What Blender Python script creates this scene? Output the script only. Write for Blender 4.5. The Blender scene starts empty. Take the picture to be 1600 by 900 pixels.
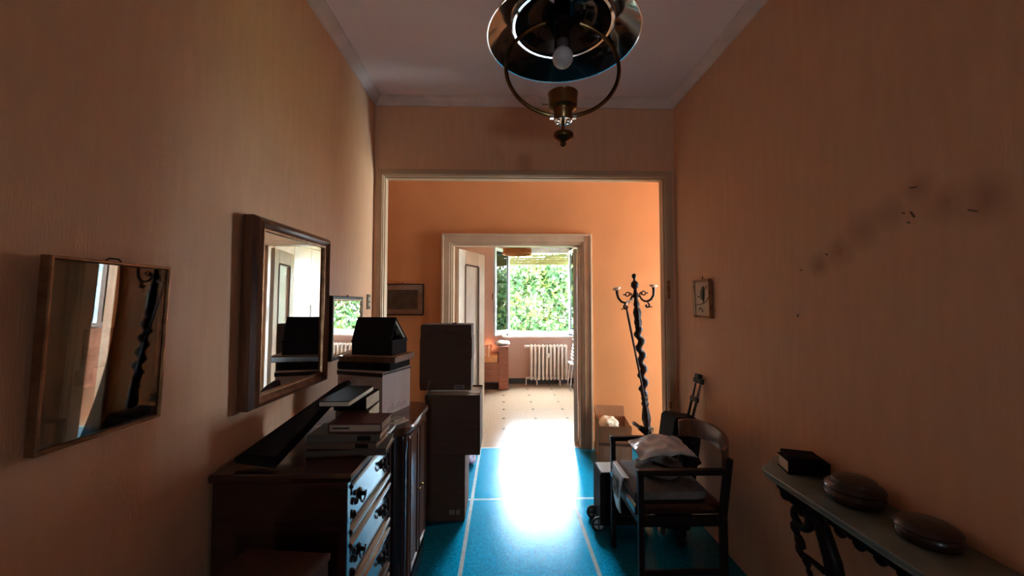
import bpy, bmesh, math, random
from mathutils import Vector, Matrix, Euler
import mathutils.noise as mnoise
random.seed(4)
R = math.radians
PI = math.pi
SC = bpy.context.scene
COL = SC.collection
D = bpy.data

# ---------------------------------------------------------------- camera
cam_d = D.cameras.new('camera'); cam = D.objects.new('camera', cam_d); COL.objects.link(cam)
cam.location = (0, 0, 1.5)
cam.rotation_euler = (R(90 + 2.19), 0, R(-1.239))
cam_d.sensor_width = 36.0; cam_d.lens = 601.0 / 1600 * 36; cam_d.clip_start = 0.02; cam_d.clip_end = 300
SC.camera = cam

# ---------------------------------------------------------------- sky, sun, exposure
world = D.worlds.new('sky'); SC.world = world; world.use_nodes = True
wn = world.node_tree.nodes; bg = wn['Background']
bg.inputs['Color'].default_value = (0.74, 0.88, 1.0, 1); bg.inputs['Strength'].default_value = 26.0
sun_d = D.lights.new('sun', 'SUN'); sun_d.energy = 150; sun_d.angle = R(1.0); sun_d.color = (1.0, 0.93, 0.78)
sun = D.objects.new('sun', sun_d); COL.objects.link(sun); sun.location = (30, 0, 30)
sun.rotation_euler = Vector((-1.0, -0.25, -1.3)).to_track_quat('-Z', 'Y').to_euler()
SC.view_settings.view_transform = 'Standard'; SC.view_settings.look = 'None'
SC.view_settings.exposure = 1.62; SC.view_settings.gamma = 1.0; SC.view_settings.use_curve_mapping = False
cy = SC.cycles
cy.max_bounces = 14; cy.diffuse_bounces = 8; cy.glossy_bounces = 6; cy.transmission_bounces = 6; cy.transparent_max_bounces = 24
cy.caustics_reflective = True; cy.caustics_refractive = False
cy.sample_clamp_indirect = 12.0; cy.blur_glossy = 0.5
cy.use_denoising = True
def portal(loc, rot, sx, sy):                       # sampling guide in a window opening gives no light itself
    l = D.lights.new('window_daylight_guide', 'AREA'); l.shape = 'RECTANGLE'; l.size = sx; l.size_y = sy
    l.cycles.is_portal = True
    o = D.objects.new('window_daylight_guide', l); COL.objects.link(o); o.location = loc; o.rotation_euler = rot
portal((0.66, 7.44, 1.58), (R(-90), 0, 0), 1.2, 1.4)
portal((3.74, 5.45, 1.60), (0, R(90), 0), 1.5, 1.5)
portal((0.25, -5.10, 0.515), (R(90), 0, 0), 0.28, 0.47)
portal((3.70, 3.54, 1.25), (0, R(90), 0), 2.2, 0.8)

# ---------------------------------------------------------------- materials
MATS = {}
def mat(name, col, rough=0.6, metal=0.0, col2=None, scale=8.0, stretch=(1, 1, 1), bump=0.0, bscale=None, coat=0.0, spec=0.5, detail=4.0, lo=0.35, hi=0.65, sheen=0.0):
    if name in MATS: return MATS[name]
    m = D.materials.new(name); m.use_nodes = True; nt = m.node_tree; n = nt.nodes; b = n['Principled BSDF']
    b.inputs['Base Color'].default_value = (*col, 1); b.inputs['Roughness'].default_value = rough; b.inputs['Metallic'].default_value = metal
    b.inputs['Specular IOR Level'].default_value = spec
    if coat: b.inputs['Coat Weight'].default_value = coat; b.inputs['Coat Roughness'].default_value = 0.12
    if col2 is None: col2 = tuple(c * 0.82 for c in col)
    tc = n.new('ShaderNodeTexCoord'); mp = n.new('ShaderNodeMapping'); mp.inputs['Scale'].default_value = stretch
    nt.links.new(tc.outputs['Object'], mp.inputs['Vector'])
    nz = n.new('ShaderNodeTexNoise'); nz.inputs['Scale'].default_value = scale; nz.inputs['Detail'].default_value = detail
    nt.links.new(mp.outputs['Vector'], nz.inputs['Vector'])
    rp = n.new('ShaderNodeValToRGB'); rp.color_ramp.elements[0].position = lo; rp.color_ramp.elements[1].position = hi
    rp.color_ramp.elements[0].color = (*col2, 1); rp.color_ramp.elements[1].color = (*col, 1)
    nt.links.new(nz.outputs['Fac'], rp.inputs['Fac']); nt.links.new(rp.outputs['Color'], b.inputs['Base Color'])
    if bump:
        nb = n.new('ShaderNodeTexNoise'); nb.inputs['Scale'].default_value = bscale or scale * 3; nb.inputs['Detail'].default_value = 3
        nt.links.new(mp.outputs['Vector'], nb.inputs['Vector'])
        bp = n.new('ShaderNodeBump'); bp.inputs['Strength'].default_value = bump; bp.inputs['Distance'].default_value = 0.01
        nt.links.new(nb.outputs['Fac'], bp.inputs['Height']); nt.links.new(bp.outputs['Normal'], b.inputs['Normal'])
    MATS[name] = m
    return m
def glass(name, tint=(0.97, 0.99, 0.98), rough=0.0, ior=1.5):
    m = D.materials.new(name); m.use_nodes = True; nt = m.node_tree; n = nt.nodes; n.remove(n['Principled BSDF'])
    t = n.new('ShaderNodeBsdfTransparent'); t.inputs['Color'].default_value = (*tint, 1)
    g = n.new('ShaderNodeBsdfGlossy'); g.inputs['Roughness'].default_value = rough; g.inputs['Color'].default_value = (1, 1, 1, 1)
    fr = n.new('ShaderNodeFresnel'); fr.inputs['IOR'].default_value = ior
    mx = n.new('ShaderNodeMixShader'); nt.links.new(fr.outputs[0], mx.inputs[0]); nt.links.new(t.outputs[0], mx.inputs[1]); nt.links.new(g.outputs[0], mx.inputs[2])
    nt.links.new(mx.outputs[0], n['Material Output'].inputs['Surface'])
    return m
def emit(name, col, s):
    m = D.materials.new(name); m.use_nodes = True; nt = m.node_tree; b = nt.nodes['Principled BSDF']
    b.inputs['Emission Color'].default_value = (*col, 1); b.inputs['Emission Strength'].default_value = s
    return m

M_WALL = mat('tan_wallpaper', (0.74, 0.42, 0.25), 0.62, col2=(0.70, 0.39, 0.23), scale=5, stretch=(6, 6, 0.8), bump=0.10, bscale=40, spec=0.3)
M_WALLO = mat('apricot_wall_paint', (0.56, 0.225, 0.078), 0.7, col2=(0.52, 0.205, 0.07), scale=3, spec=0.25)
M_WALLB = mat('pale_peach_wall_paint', (0.60, 0.395, 0.315), 0.75, col2=(0.56, 0.365, 0.29), scale=2, spec=0.25)
M_CEIL = mat('off_white_ceiling_paint', (0.93, 0.77, 0.74), 0.8, col2=(0.90, 0.74, 0.71), scale=3, spec=0.2)
M_CROWN = mat('cream_plaster_moulding', (0.80, 0.64, 0.58), 0.6, scale=6, spec=0.3)
M_TRIM = mat('cream_gloss_trim_paint', (0.52, 0.35, 0.22), 0.35, col2=(0.46, 0.30, 0.18), scale=6)
M_DOOR = mat('ivory_door_paint', (0.80, 0.68, 0.52), 0.35, scale=4)
M_WHITE = mat('white_lacquer', (0.80, 0.77, 0.74), 0.3, scale=4)
M_WFRAME = mat('white_window_paint', (0.55, 0.66, 0.72), 0.3, scale=5)
M_TEAL = mat('teal_terrazzo', (0.003, 0.16, 0.24), 0.085, col2=(0.002, 0.06, 0.10), scale=60, bump=0.12, bscale=130, spec=0.42, detail=6)
def cyan_sheen(m):                                     # cyan floor glare put into the colour: tinted specular plus rough cyan lobe
    nt = m.node_tree; n = nt.nodes; b = n['Principled BSDF']; b.inputs['Specular Tint'].default_value = (0.40, 0.82, 1.0, 1)
    g = n.new('ShaderNodeBsdfGlossy'); g.inputs['Color'].default_value = (0.01, 0.50, 0.85, 1); g.inputs['Roughness'].default_value = 0.33
    vo = n.new('ShaderNodeTexNoise'); vo.inputs['Scale'].default_value = 260; tc = next(x for x in n if x.type == 'TEX_COORD'); nt.links.new(tc.outputs['Object'], vo.inputs['Vector'])
    bp = n.new('ShaderNodeBump'); bp.inputs['Strength'].default_value = 0.45; bp.inputs['Distance'].default_value = 0.006; nt.links.new(vo.outputs['Fac'], bp.inputs['Height']); nt.links.new(bp.outputs['Normal'], g.inputs['Normal'])
    mx = n.new('ShaderNodeMixShader'); mx.inputs[0].default_value = 0.115
    nt.links.new(b.outputs[0], mx.inputs[1]); nt.links.new(g.outputs[0], mx.inputs[2]); nt.links.new(mx.outputs[0], n['Material Output'].inputs['Surface'])
cyan_sheen(M_TEAL)
M_STRIP = mat('pale_marble_strip', (0.55, 0.66, 0.68), 0.2, scale=20)
M_BEIGE = mat('beige_terrazzo', (0.42, 0.30, 0.20), 0.15, col2=(0.33, 0.23, 0.15), scale=45, bump=0.06, bscale=70, detail=6)
M_BLACKT = mat('black_marble', (0.02, 0.02, 0.02), 0.2)
M_SKIRT = mat('dark_baseboard', (0.035, 0.03, 0.028), 0.4)
M_MAHOG = mat('dark_mahogany', (0.045, 0.012, 0.008), 0.22, col2=(0.018, 0.005, 0.004), scale=6, stretch=(1, 1, 9), bump=0.05, coat=0.6)
M_WALNUT = mat('brown_walnut', (0.16, 0.055, 0.025), 0.28, col2=(0.07, 0.022, 0.01), scale=5, stretch=(8, 8, 1), bump=0.05, coat=0.4)
M_DARKW = mat('blackened_wood', (0.020, 0.009, 0.007), 0.42, col2=(0.01, 0.004, 0.003), scale=6, stretch=(1, 1, 6), spec=0.12)
M_GILT = mat('worn_gilt', (0.34, 0.18, 0.085), 0.35, metal=0.8, col2=(0.18, 0.085, 0.04), scale=20)
M_BRASS = mat('aged_brass', (0.30, 0.17, 0.07), 0.28, metal=1.0, col2=(0.16, 0.08, 0.03), scale=14)
M_CHROME = mat('polished_metal', (0.8, 0.8, 0.8), 0.12, metal=1.0)
M_STEEL = mat('satin_steel', (0.5, 0.5, 0.5), 0.3, metal=1.0)
M_ENAMEL = mat('black_enamel', (0.010, 0.008, 0.008), 0.06, col2=(0.008, 0.006, 0.006), coat=1.0)
M_MIRROR = mat('mirror_silver', (0.86, 0.87, 0.86), 0.0, metal=1.0, col2=(0.85, 0.86, 0.85))
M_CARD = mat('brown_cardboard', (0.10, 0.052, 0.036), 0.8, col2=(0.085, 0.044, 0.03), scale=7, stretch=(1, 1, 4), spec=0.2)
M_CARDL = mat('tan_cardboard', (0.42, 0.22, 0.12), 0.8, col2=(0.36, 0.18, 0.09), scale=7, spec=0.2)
M_CARDIN = mat('raw_cardboard_edge', (0.45, 0.28, 0.18), 0.85, spec=0.2)
M_TAPE = mat('brown_tape', (0.13, 0.065, 0.04), 0.3)
M_INK = mat('dark_ink', (0.03, 0.018, 0.015), 0.7)
M_LABEL = mat('grey_paper_label', (0.24, 0.18, 0.15), 0.7)
M_WBOX = mat('off_white_carton', (0.62, 0.50, 0.46), 0.7, col2=(0.54, 0.42, 0.38), scale=12, stretch=(1, 1, 0.2), spec=0.2)
M_BLACK = mat('black_card', (0.014, 0.008, 0.008), 0.7, spec=0.06)
M_PAPER = mat('aged_paper', (0.62, 0.50, 0.36), 0.8, col2=(0.48, 0.36, 0.24), scale=60, stretch=(0.2, 0.2, 6), spec=0.2)
M_RED = mat('oxblood_cloth', (0.10, 0.012, 0.010), 0.55)
M_GREYB = mat('grey_green_cloth', (0.10, 0.078, 0.055), 0.7)
M_BRN = mat('brown_cloth', (0.12, 0.062, 0.034), 0.7)
M_GREYP = mat('grey_print_paper', (0.35, 0.29, 0.24), 0.7, col2=(0.08, 0.06, 0.05), scale=18, lo=0.42, hi=0.58)
M_SWITCH = mat('dark_switch_plate', (0.10, 0.055, 0.03), 0.35)
M_CREAMP = mat('ivory_plastic', (0.62, 0.50, 0.36), 0.3)
M_BULB = mat('opal_bulb_glass', (0.72, 0.70, 0.72), 0.35, col2=(0.70, 0.68, 0.70))
M_MARBLE = mat('grey_green_marble', (0.19, 0.20, 0.16), 0.35, col2=(0.13, 0.14, 0.11), scale=9, detail=8)
M_PLASTIC = mat('cloudy_plastic_film', (0.55, 0.55, 0.56), 0.25, col2=(0.40, 0.40, 0.42), scale=14)
M_LILAC = mat('lilac_plastic_film', (0.45, 0.30, 0.50), 0.3, col2=(0.60, 0.55, 0.62), scale=18)
M_FABRIC = mat('grey_cloth', (0.16, 0.13, 0.12), 0.8, col2=(0.11, 0.09, 0.08), scale=20, bump=0.2)
M_PALE = mat('pale_grey_cover', (0.62, 0.66, 0.68), 0.35, scale=10)
M_RUBBER = mat('black_rubber', (0.012, 0.012, 0.012), 0.5)
M_CASE = mat('black_case_fabric', (0.012, 0.009, 0.009), 0.7, spec=0.15, bump=0.2, bscale=200)
M_WICKER = mat('honey_wicker', (0.62, 0.30, 0.10), 0.6, col2=(0.42, 0.18, 0.05), scale=60)
M_RADI = mat('cream_radiator_enamel', (0.80, 0.70, 0.62), 0.3)
M_BEDW = mat('cherry_wood_board', (0.30, 0.10, 0.05), 0.4, col2=(0.22, 0.07, 0.035), scale=4, stretch=(1, 1, 8))
M_MATT = mat('orange_mattress_ticking', (0.75, 0.36, 0.16), 0.8)
M_SHEET = mat('white_sheet', (0.78, 0.72, 0.68), 0.85)
M_SLAT = mat('olive_shutter_plastic', (0.42, 0.42, 0.16), 0.4, col2=(0.36, 0.36, 0.13))
M_CORAL = mat('coral_drawer_front', (0.70, 0.25, 0.16), 0.4)
M_BARK = mat('grey_bark', (0.10, 0.07, 0.045), 0.9)
M_GLASS = glass('clear_glass')
M_PGLASS = glass('picture_glass', ior=1.40)
M_REED = mat('reeded_glass', (0.88, 0.84, 0.76), 0.18, col2=(0.70, 0.66, 0.58), scale=3)
M_GROUND = mat('dry_lawn', (0.10, 0.12, 0.03), 0.9, scale=0.6)

def plaid():
    m = D.materials.new('orange_plaid_wool'); m.use_nodes = True; nt = m.node_tree; n = nt.nodes; b = n['Principled BSDF']
    tc = n.new('ShaderNodeTexCoord'); out = []
    for ax, s in (('X', 62), ('Y', 62)):
        w = n.new('ShaderNodeTexWave'); w.bands_direction = ax; w.inputs['Scale'].default_value = 5; nt.links.new(tc.outputs['Object'], w.inputs['Vector']); out.append(w)
    mx = n.new('ShaderNodeMath'); mx.operation = 'ADD'; nt.links.new(out[0].outputs['Fac'], mx.inputs[0]); nt.links.new(out[1].outputs['Fac'], mx.inputs[1])
    dv = n.new('ShaderNodeMath'); dv.operation = 'MULTIPLY'; dv.inputs[1].default_value = 0.5; nt.links.new(mx.outputs[0], dv.inputs[0])
    rp = n.new('ShaderNodeValToRGB'); e = rp.color_ramp.elements; e[0].position = 0.2; e[0].color = (0.42, 0.045, 0.012, 1); e[1].position = 0.75; e[1].color = (0.85, 0.55, 0.38, 1)
    k = rp.color_ramp.elements.new(0.5); k.color = (0.75, 0.25, 0.08, 1)
    nt.links.new(dv.outputs[0], rp.inputs['Fac']); nt.links.new(rp.outputs['Color'], b.inputs['Base Color']); b.inputs['Roughness'].default_value = 0.9
    return m
M_PLAID = plaid()

def foliage_mat():
    m = D.materials.new('tree_leaves'); m.use_nodes = True; nt = m.node_tree; n = nt.nodes; b = n['Principled BSDF']
    tc = n.new('ShaderNodeTexCoord'); nz = n.new('ShaderNodeTexNoise'); nz.inputs['Scale'].default_value = 1.1; nz.inputs['Detail'].default_value = 5; nz.inputs['Roughness'].default_value = 0.75
    nt.links.new(tc.outputs['Object'], nz.inputs['Vector'])
    rp = n.new('ShaderNodeValToRGB'); e = rp.color_ramp.elements; e[0].position = 0.36; e[0].color = (0.012, 0.036, 0.014, 1); e[1].position = 0.68; e[1].color = (0.12, 0.085, 0.010, 1)
    k = rp.color_ramp.elements.new(0.52); k.color = (0.030, 0.058, 0.015, 1)
    nt.links.new(nz.outputs['Fac'], rp.inputs['Fac']); nt.links.new(rp.outputs['Color'], b.inputs['Base Color']); b.inputs['Roughness'].default_value = 0.55
    return m
M_LEAF = foliage_mat(); M_LEAF.node_tree.nodes['Principled BSDF'].inputs['Specular IOR Level'].default_value = 0.1

def stain_wall():
    m = M_WALL.copy(); m.name = 'tan_wallpaper_smudged'; nt = m.node_tree; n = nt.nodes; b = n['Principled BSDF']; rp = next(x for x in n if x.type == 'VALTORGB')
    tc = next(x for x in n if x.type == 'TEX_COORD')
    nz = n.new('ShaderNodeTexNoise'); nz.inputs['Scale'].default_value = 9; nz.inputs['Detail'].default_value = 4; nt.links.new(tc.outputs['Object'], nz.inputs['Vector'])
    last = None
    for (y, z, r) in ((1.60, 1.66, 0.07), (1.50, 1.70, 0.08), (1.40, 1.77, 0.09), (1.30, 1.81, 0.08), (1.20, 1.87, 0.07), (1.12, 1.80, 0.08), (1.03, 1.79, 0.09)):
        d = n.new('ShaderNodeVectorMath'); d.operation = 'DISTANCE'; d.inputs[1].default_value = (1.34, y, z); nt.links.new(tc.outputs['Object'], d.inputs[0])
        mr = n.new('ShaderNodeMapRange'); mr.inputs['From Min'].default_value = r; mr.inputs['From Max'].default_value = 0.0; mr.inputs['To Max'].default_value = 0.75
        nt.links.new(d.outputs['Value'], mr.inputs['Value'])
        if last is None: last = mr
        else:
            mx = n.new('ShaderNodeMath'); mx.operation = 'MAXIMUM'; nt.links.new(last.outputs[0], mx.inputs[0]); nt.links.new(mr.outputs[0], mx.inputs[1]); last = mx
    ml = n.new('ShaderNodeMath'); ml.operation = 'MULTIPLY'; nt.links.new(last.outputs[0], ml.inputs[0]); nt.links.new(nz.outputs['Fac'], ml.inputs[1])
    mix = n.new('ShaderNodeMixRGB'); nt.links.new(ml.outputs[0], mix.inputs['Fac']); nt.links.new(rp.outputs['Color'], mix.inputs['Color1']); mix.inputs['Color2'].default_value = (0.14, 0.06, 0.03, 1)
    nt.links.new(mix.outputs['Color'], b.inputs['Base Color'])
    return m
M_WALLS = stain_wall()

# ---------------------------------------------------------------- mesh helpers
class MB:
    def __init__(s): s.v = []; s.f = []
    def add(s, vs, fs, mx=None):
        o = len(s.v)
        for p in vs:
            p = Vector(p); s.v.append(tuple(mx @ p) if mx is not None else tuple(p))
        s.f += [tuple(i + o for i in f) for f in fs]
        return s
    def box(s, a, b, mx=None):
        (x0, y0, z0), (x1, y1, z1) = a, b
        return s.add([(x0, y0, z0), (x1, y0, z0), (x1, y1, z0), (x0, y1, z0), (x0, y0, z1), (x1, y0, z1), (x1, y1, z1), (x0, y1, z1)],
                     [(0, 3, 2, 1), (4, 5, 6, 7), (0, 1, 5, 4), (1, 2, 6, 5), (2, 3, 7, 6), (3, 0, 4, 7)], mx)
    def cbox(s, c, d, mx=None):
        return s.box([c[i] - d[i] / 2 for i in range(3)], [c[i] + d[i] / 2 for i in range(3)], mx)
    def lathe(s, prof, n=24, mx=None, c=(0, 0, 0)):
        vs = []; fs = []; k = len(prof)
        for i in range(n):
            a = 2 * PI * i / n
            for r, z in prof: vs.append((c[0] + r * math.cos(a), c[1] + r * math.sin(a), c[2] + z))
        for i in range(n):
            j = (i + 1) % n
            for q in range(k - 1): fs.append((i * k + q, j * k + q, j * k + q + 1, i * k + q + 1))
        if prof[0][0] > 1e-5: fs.append(tuple(i * k for i in range(n))[::-1])
        if prof[-1][0] > 1e-5: fs.append(tuple(i * k + k - 1 for i in range(n)))
        return s.add(vs, fs, mx)
    def ring(s, prof, n=24, mx=None, c=(0, 0, 0)):          # closed profile, no caps
        vs = []; fs = []; k = len(prof)
        for i in range(n):
            a = 2 * PI * i / n
            for r, z in prof: vs.append((c[0] + r * math.cos(a), c[1] + r * math.sin(a), c[2] + z))
        for i in range(n):
            j = (i + 1) % n
            for q in range(k): fs.append((i * k + q, j * k + q, j * k + (q + 1) % k, i * k + (q + 1) % k))
        return s.add(vs, fs, mx)
    def tube(s, pts, r, n=8, closed=False, mx=None):
        pts = [Vector(p) for p in pts]; k = len(pts); rs = r if isinstance(r, (list, tuple)) else [r] * k
        vs = []; fs = []; up = None
        for i, p in enumerate(pts):
            if closed: t = pts[(i + 1) % k] - pts[i - 1]
            else: t = pts[min(i + 1, k - 1)] - pts[max(i - 1, 0)]
            t.normalize()
            if up is None:
                up = t.orthogonal().normalized()
            up = (up - t * up.dot(t)); up = up.normalized() if up.length > 1e-6 else t.orthogonal().normalized()
            w = t.cross(up)
            for j in range(n):
                a = 2 * PI * j / n; vs.append(p + (up * math.cos(a) + w * math.sin(a)) * rs[i])
        for i in range(k if closed else k - 1):
            i2 = (i + 1) % k
            for j in range(n):
                j2 = (j + 1) % n; fs.append((i * n + j, i * n + j2, i2 * n + j2, i2 * n + j))
        if not closed:
            fs.append(tuple(range(n))[::-1]); fs.append(tuple((k - 1) * n + j for j in range(n)))
        return s.add(vs, fs, mx)
    def prism(s, poly, z0, z1, mx=None):                    # poly in xy, counter-clockwise
        n = len(poly)
        vs = [(x, y, z0) for x, y in poly] + [(x, y, z1) for x, y in poly]
        fs = [tuple(range(n))[::-1], tuple(range(n, 2 * n))] + [(i, (i + 1) % n, n + (i + 1) % n, n + i) for i in range(n)]
        return s.add(vs, fs, mx)
    def loops(s, loops, closed=False, mx=None, cap=False):  # skin equal-length closed loops
        n = len(loops[0]); k = len(loops); vs = [p for l in loops for p in l]; fs = []
        for i in range(k if closed else k - 1):
            i2 = (i + 1) % k
            for j in range(n): fs.append((i * n + j, i * n + (j + 1) % n, i2 * n + (j + 1) % n, i2 * n + j))
        if cap: fs.append(tuple(range(n))[::-1]); fs.append(tuple((k - 1) * n + j for j in range(n)))
        return s.add(vs, fs, mx)
    def grid(s, fn, nu, nv, mx=None):
        vs = [fn(i / nu, j / nv) for i in range(nu + 1) for j in range(nv + 1)]
        fs = [(i * (nv + 1) + j, (i + 1) * (nv + 1) + j, (i + 1) * (nv + 1) + j + 1, i * (nv + 1) + j + 1) for i in range(nu) for j in range(nv)]
        return s.add(vs, fs, mx)
def link(o, parent=None):
    COL.objects.link(o)
    if parent is not None: o.parent = parent
    return o
def obj(name, mb, m, parent=None, smooth=False, bevel=0.0, loc=None, rot=None, solid=0.0, sub=0):
    me = D.meshes.new(name); me.from_pydata(mb.v, [], mb.f)
    bm = bmesh.new(); bm.from_mesh(me); bmesh.ops.recalc_face_normals(bm, faces=bm.faces); bm.to_mesh(me); bm.free()
    me.materials.append(m)
    if smooth:
        me.polygons.foreach_set('use_smooth', [True] * len(me.polygons)); me.set_sharp_from_angle(angle=R(38))
    o = D.objects.new(name, me); link(o, parent)
    if loc is not None: o.location = loc
    if rot is not None: o.rotation_euler = rot
    if solid:
        md = o.modifiers.new('thickness', 'SOLIDIFY'); md.thickness = solid; md.offset = -1
    if sub:
        md = o.modifiers.new('smooth', 'SUBSURF'); md.levels = sub; md.render_levels = sub
    if bevel:
        md = o.modifiers.new('bevel', 'BEVEL'); md.width = bevel; md.segments = 2; md.limit_method = 'ANGLE'; md.angle_limit = R(40)
    return o
def tag(o, label, cat, group=None, kind=None):
    o['label'] = label; o['category'] = cat
    if group: o['group'] = group
    if kind: o['kind'] = kind
    return o
def thing(name, label, cat, loc=(0, 0, 0), rot=(0, 0, 0), group=None):
    o = D.objects.new(name, None); o.empty_display_size = 0.05; link(o); o.location = loc; o.rotation_euler = rot
    return tag(o, label, cat, group)
def struct(name, mb, m, parent=None, label=None, **k):
    o = obj(name, mb, m, parent, **k)
    if parent is None: o['kind'] = 'structure'; o['label'] = label or name; o['category'] = name.split('_')[0]
    return o
def sroot(name, label, cat, loc=(0, 0, 0)):
    o = D.objects.new(name, None); o.empty_display_size = 0.05; link(o); o.location = loc; o['kind'] = 'structure'; o['label'] = label; o['category'] = cat
    return o
def copy_tree(o, parent=None):
    c = o.copy(); link(c, parent)
    for ch in list(o.children): copy_tree(ch, c)
    return c
def T(x, y, z): return Matrix.Translation((x, y, z))
def RX(a): return Matrix.Rotation(R(a), 4, 'X')
def RY(a): return Matrix.Rotation(R(a), 4, 'Y')
def RZ(a): return Matrix.Rotation(R(a), 4, 'Z')

# ================================================================ SETTING
WL, WR, YB, YC, YD, ZC = -1.0, 1.34, 2.96, 4.0, 7.2, 3.09
YB2, YC2, YD2 = 3.08, 4.12, 7.45
struct('wall_left', MB().box((-1.12, -5.0, 0), (WL, YB, ZC)), M_WALL, label='tan papered left wall of the hallway')
wr_ = struct('wall_right', MB().box((WR, -5.0, 0), (WR + 0.12, YB, ZC)), M_WALLS, label='tan papered right wall of the hallway with smudges')
struct('wall_back', MB().box((-1.12, -5.12, 0), (0.07, -5.0, ZC)).box((0.43, -5.12, 0), (1.46, -5.0, ZC)).box((0.07, -5.12, 0.78), (0.43, -5.0, ZC)).box((0.07, -5.12, 0), (0.43, -5.0, 0.25)), M_WALL, label='tan wall behind the photographer')
b = MB(); b.box((-2.6, YB, 0), (-0.966, YB2, ZC)); b.box((1.317, YB, 0), (3.72, YB2, ZC)); b.box((-0.966, YB, 2.52), (1.317, YB2, ZC))
struct('wall_front', b, M_WALL, label='tan wall around the wide opening at the end of the hallway')
b = MB(); b.box((-2.6, YC, 0), (-0.56, YC2, ZC)); b.box((0.835, YC, 0), (2.06, YC2, ZC)); b.box((2.94, YC, 0), (3.72, YC2, ZC)); b.box((-0.56, YC, 2.135), (0.835, YC2, ZC)); b.box((2.06, YC, 2.135), (2.94, YC2, ZC))
struct('wall_far', b, M_WALLO, label='apricot wall of the cross corridor around the double door')
struct('wall_corridor_left', MB().box((-2.6, YB2, 0), (-2.5, YC, ZC)), M_WALLO, label='apricot left end wall of the cross corridor')
struct('wall_corridor_right', MB().box((3.6, YB2, 2.4), (3.72, YC, ZC)).box((3.6, YB2, 0), (3.72, 3.13, 2.4)).box((3.6, 3.95, 0), (3.72, YC, 2.4)).box((3.6, 3.13, 0), (3.72, 3.95, 0.12)), M_WALLO, label='apricot right end wall of the cross corridor')
b = MB(); b.box((-2.4, YD, 0), (0.03, YD2, ZC)); b.box((1.30, YD, 0), (3.85, YD2, ZC)); b.box((0.03, YD, 0), (1.30, YD2, 0.88)); b.box((0.03, YD, 2.56), (1.30, YD2, ZC))
struct('wall_window', b, M_WALLB, label='pale peach bedroom wall around the window')
struct('wall_bedroom_left', MB().box((-2.4, YC2, 0), (-2.3, YD, ZC)), M_WALLB, label='pale peach left wall of the bedroom')
struct('wall_bedroom_right', MB().box((1.90, YC2, 0), (2.0, YD, ZC)), M_WALLB, label='pale peach right wall of the bedroom')
b = MB(); b.box((3.6, YC2, 0), (3.85, 4.65, ZC)); b.box((3.6, 6.25, 0), (3.85, YD, ZC)); b.box((3.6, 4.65, 0), (3.85, 6.25, 0.8)); b.box((3.6, 4.65, 2.4), (3.85, 6.25, ZC))
struct('wall_side_room', b, M_WALLB, label='window wall of the side room')
struct('ceiling', MB().box((-2.7, -5.2, ZC), (3.9, 7.5, ZC + 0.2)), M_CEIL, label='off white ceiling')
# cove moulding round the hallway ceiling
def crown(name, pts, label):
    b = MB(); prof = [(0, 0), (0.012, 0), (0.016, 0.008), (0.03, 0.022), (0.048, 0.045), (0.06, 0.052), (0.06, 0.06), (0, 0.06)]
    (p0, p1, nrm) = pts; loops = []
    for p, sgn in ((p0, 1), (p1, -1)):
        d = (Vector(p1) - Vector(p0)).normalized()
        loops.append([tuple(Vector(p) + d * (o * sgn) + Vector(nrm) * o + Vector((0, 0, ZC - 0.06 + h))) for o, h in prof])
    b.loops(loops, cap=True)
    return struct(name, b, M_CROWN, label=label)
crown('trim_1', ((WL, -5.0, 0), (WL, YB, 0), (1, 0, 0)), 'cream cove moulding above the left wall')
crown('trim_2', ((WR, YB, 0), (WR, -5.0, 0), (-1, 0, 0)), 'cream cove moulding above the right wall')
crown('trim_3', ((WL, YB, 0), (WR, YB, 0), (0, -1, 0)), 'cream cove moulding above the wide opening')
# floors
fl = sroot('floor', 'teal terrazzo floor with pale strips', 'floor')
obj('subfloor', MB().box((-2.6, -5.1, -0.25), (3.8, YC + 0.06, -0.012)), M_BLACKT, fl)
sw = 0.012
xs = [(-2.5, -0.24 - sw), (-0.24 + sw, 0.53 - sw), (0.53 + sw, 3.6)]
ys = [(-5.0, 0.9 - sw), (0.9 + sw, 3.0 - sw), (3.0 + sw, YC + 0.03)]
for i, (y0, y1) in enumerate(ys):
    for j, (x0, x1) in enumerate(xs):
        if i < 2: x0 = max(x0, WL); x1 = min(x1, WR)
        obj('slab', MB().box((x0, y0, -0.012), (x1, y1, 0)), M_TEAL, fl)
for y0, y1 in ys:
    for x in (-0.24, 0.53): obj('strip', MB().box((x - sw, y0, -0.012), (x + sw, y1, 0.0003)), M_STRIP, fl)
for y, x0, x1 in ((0.9, WL, WR), (3.0, WL, WR)): obj('strip', MB().box((x0, y - sw, -0.012), (x1, y + sw, 0.0003)), M_STRIP, fl)
for x0, x1 in ((-0.525, 0.80), (2.1, 2.9)): obj('threshold', MB().box((x0, YC + 0.03, -0.012), (x1, YC + 0.055, 0.0005)), M_STRIP, fl)
f2 = sroot('floor.001', 'beige terrazzo tile floor of the bedroom with small black diamonds', 'floor')
obj('subfloor', MB().box((-2.4, YC + 0.06, -0.25), (3.85, YD2, -0.012)), M_SKIRT, f2)
TS = 0.415
for i in range(-6, 5):
    for j in range(-1, 8):
        x0, x1 = max(i * TS, -2.3), min((i + 1) * TS, 1.9); y0, y1 = max(4.225 + j * TS, YC + 0.056), min(4.225 + (j + 1) * TS, YD)
        if y0 < YC2 and (x1 < -0.5 or x0 > 0.8): y0 = YC2
        if x1 - x0 < 0.03 or y1 - y0 < 0.01: continue
        obj('tile', MB().box((x0 + 0.0006, y0 + 0.0006, -0.012), (x1 - 0.0006, y1 - 0.0006, 0)), M_BEIGE, f2)
dia = None
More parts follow.
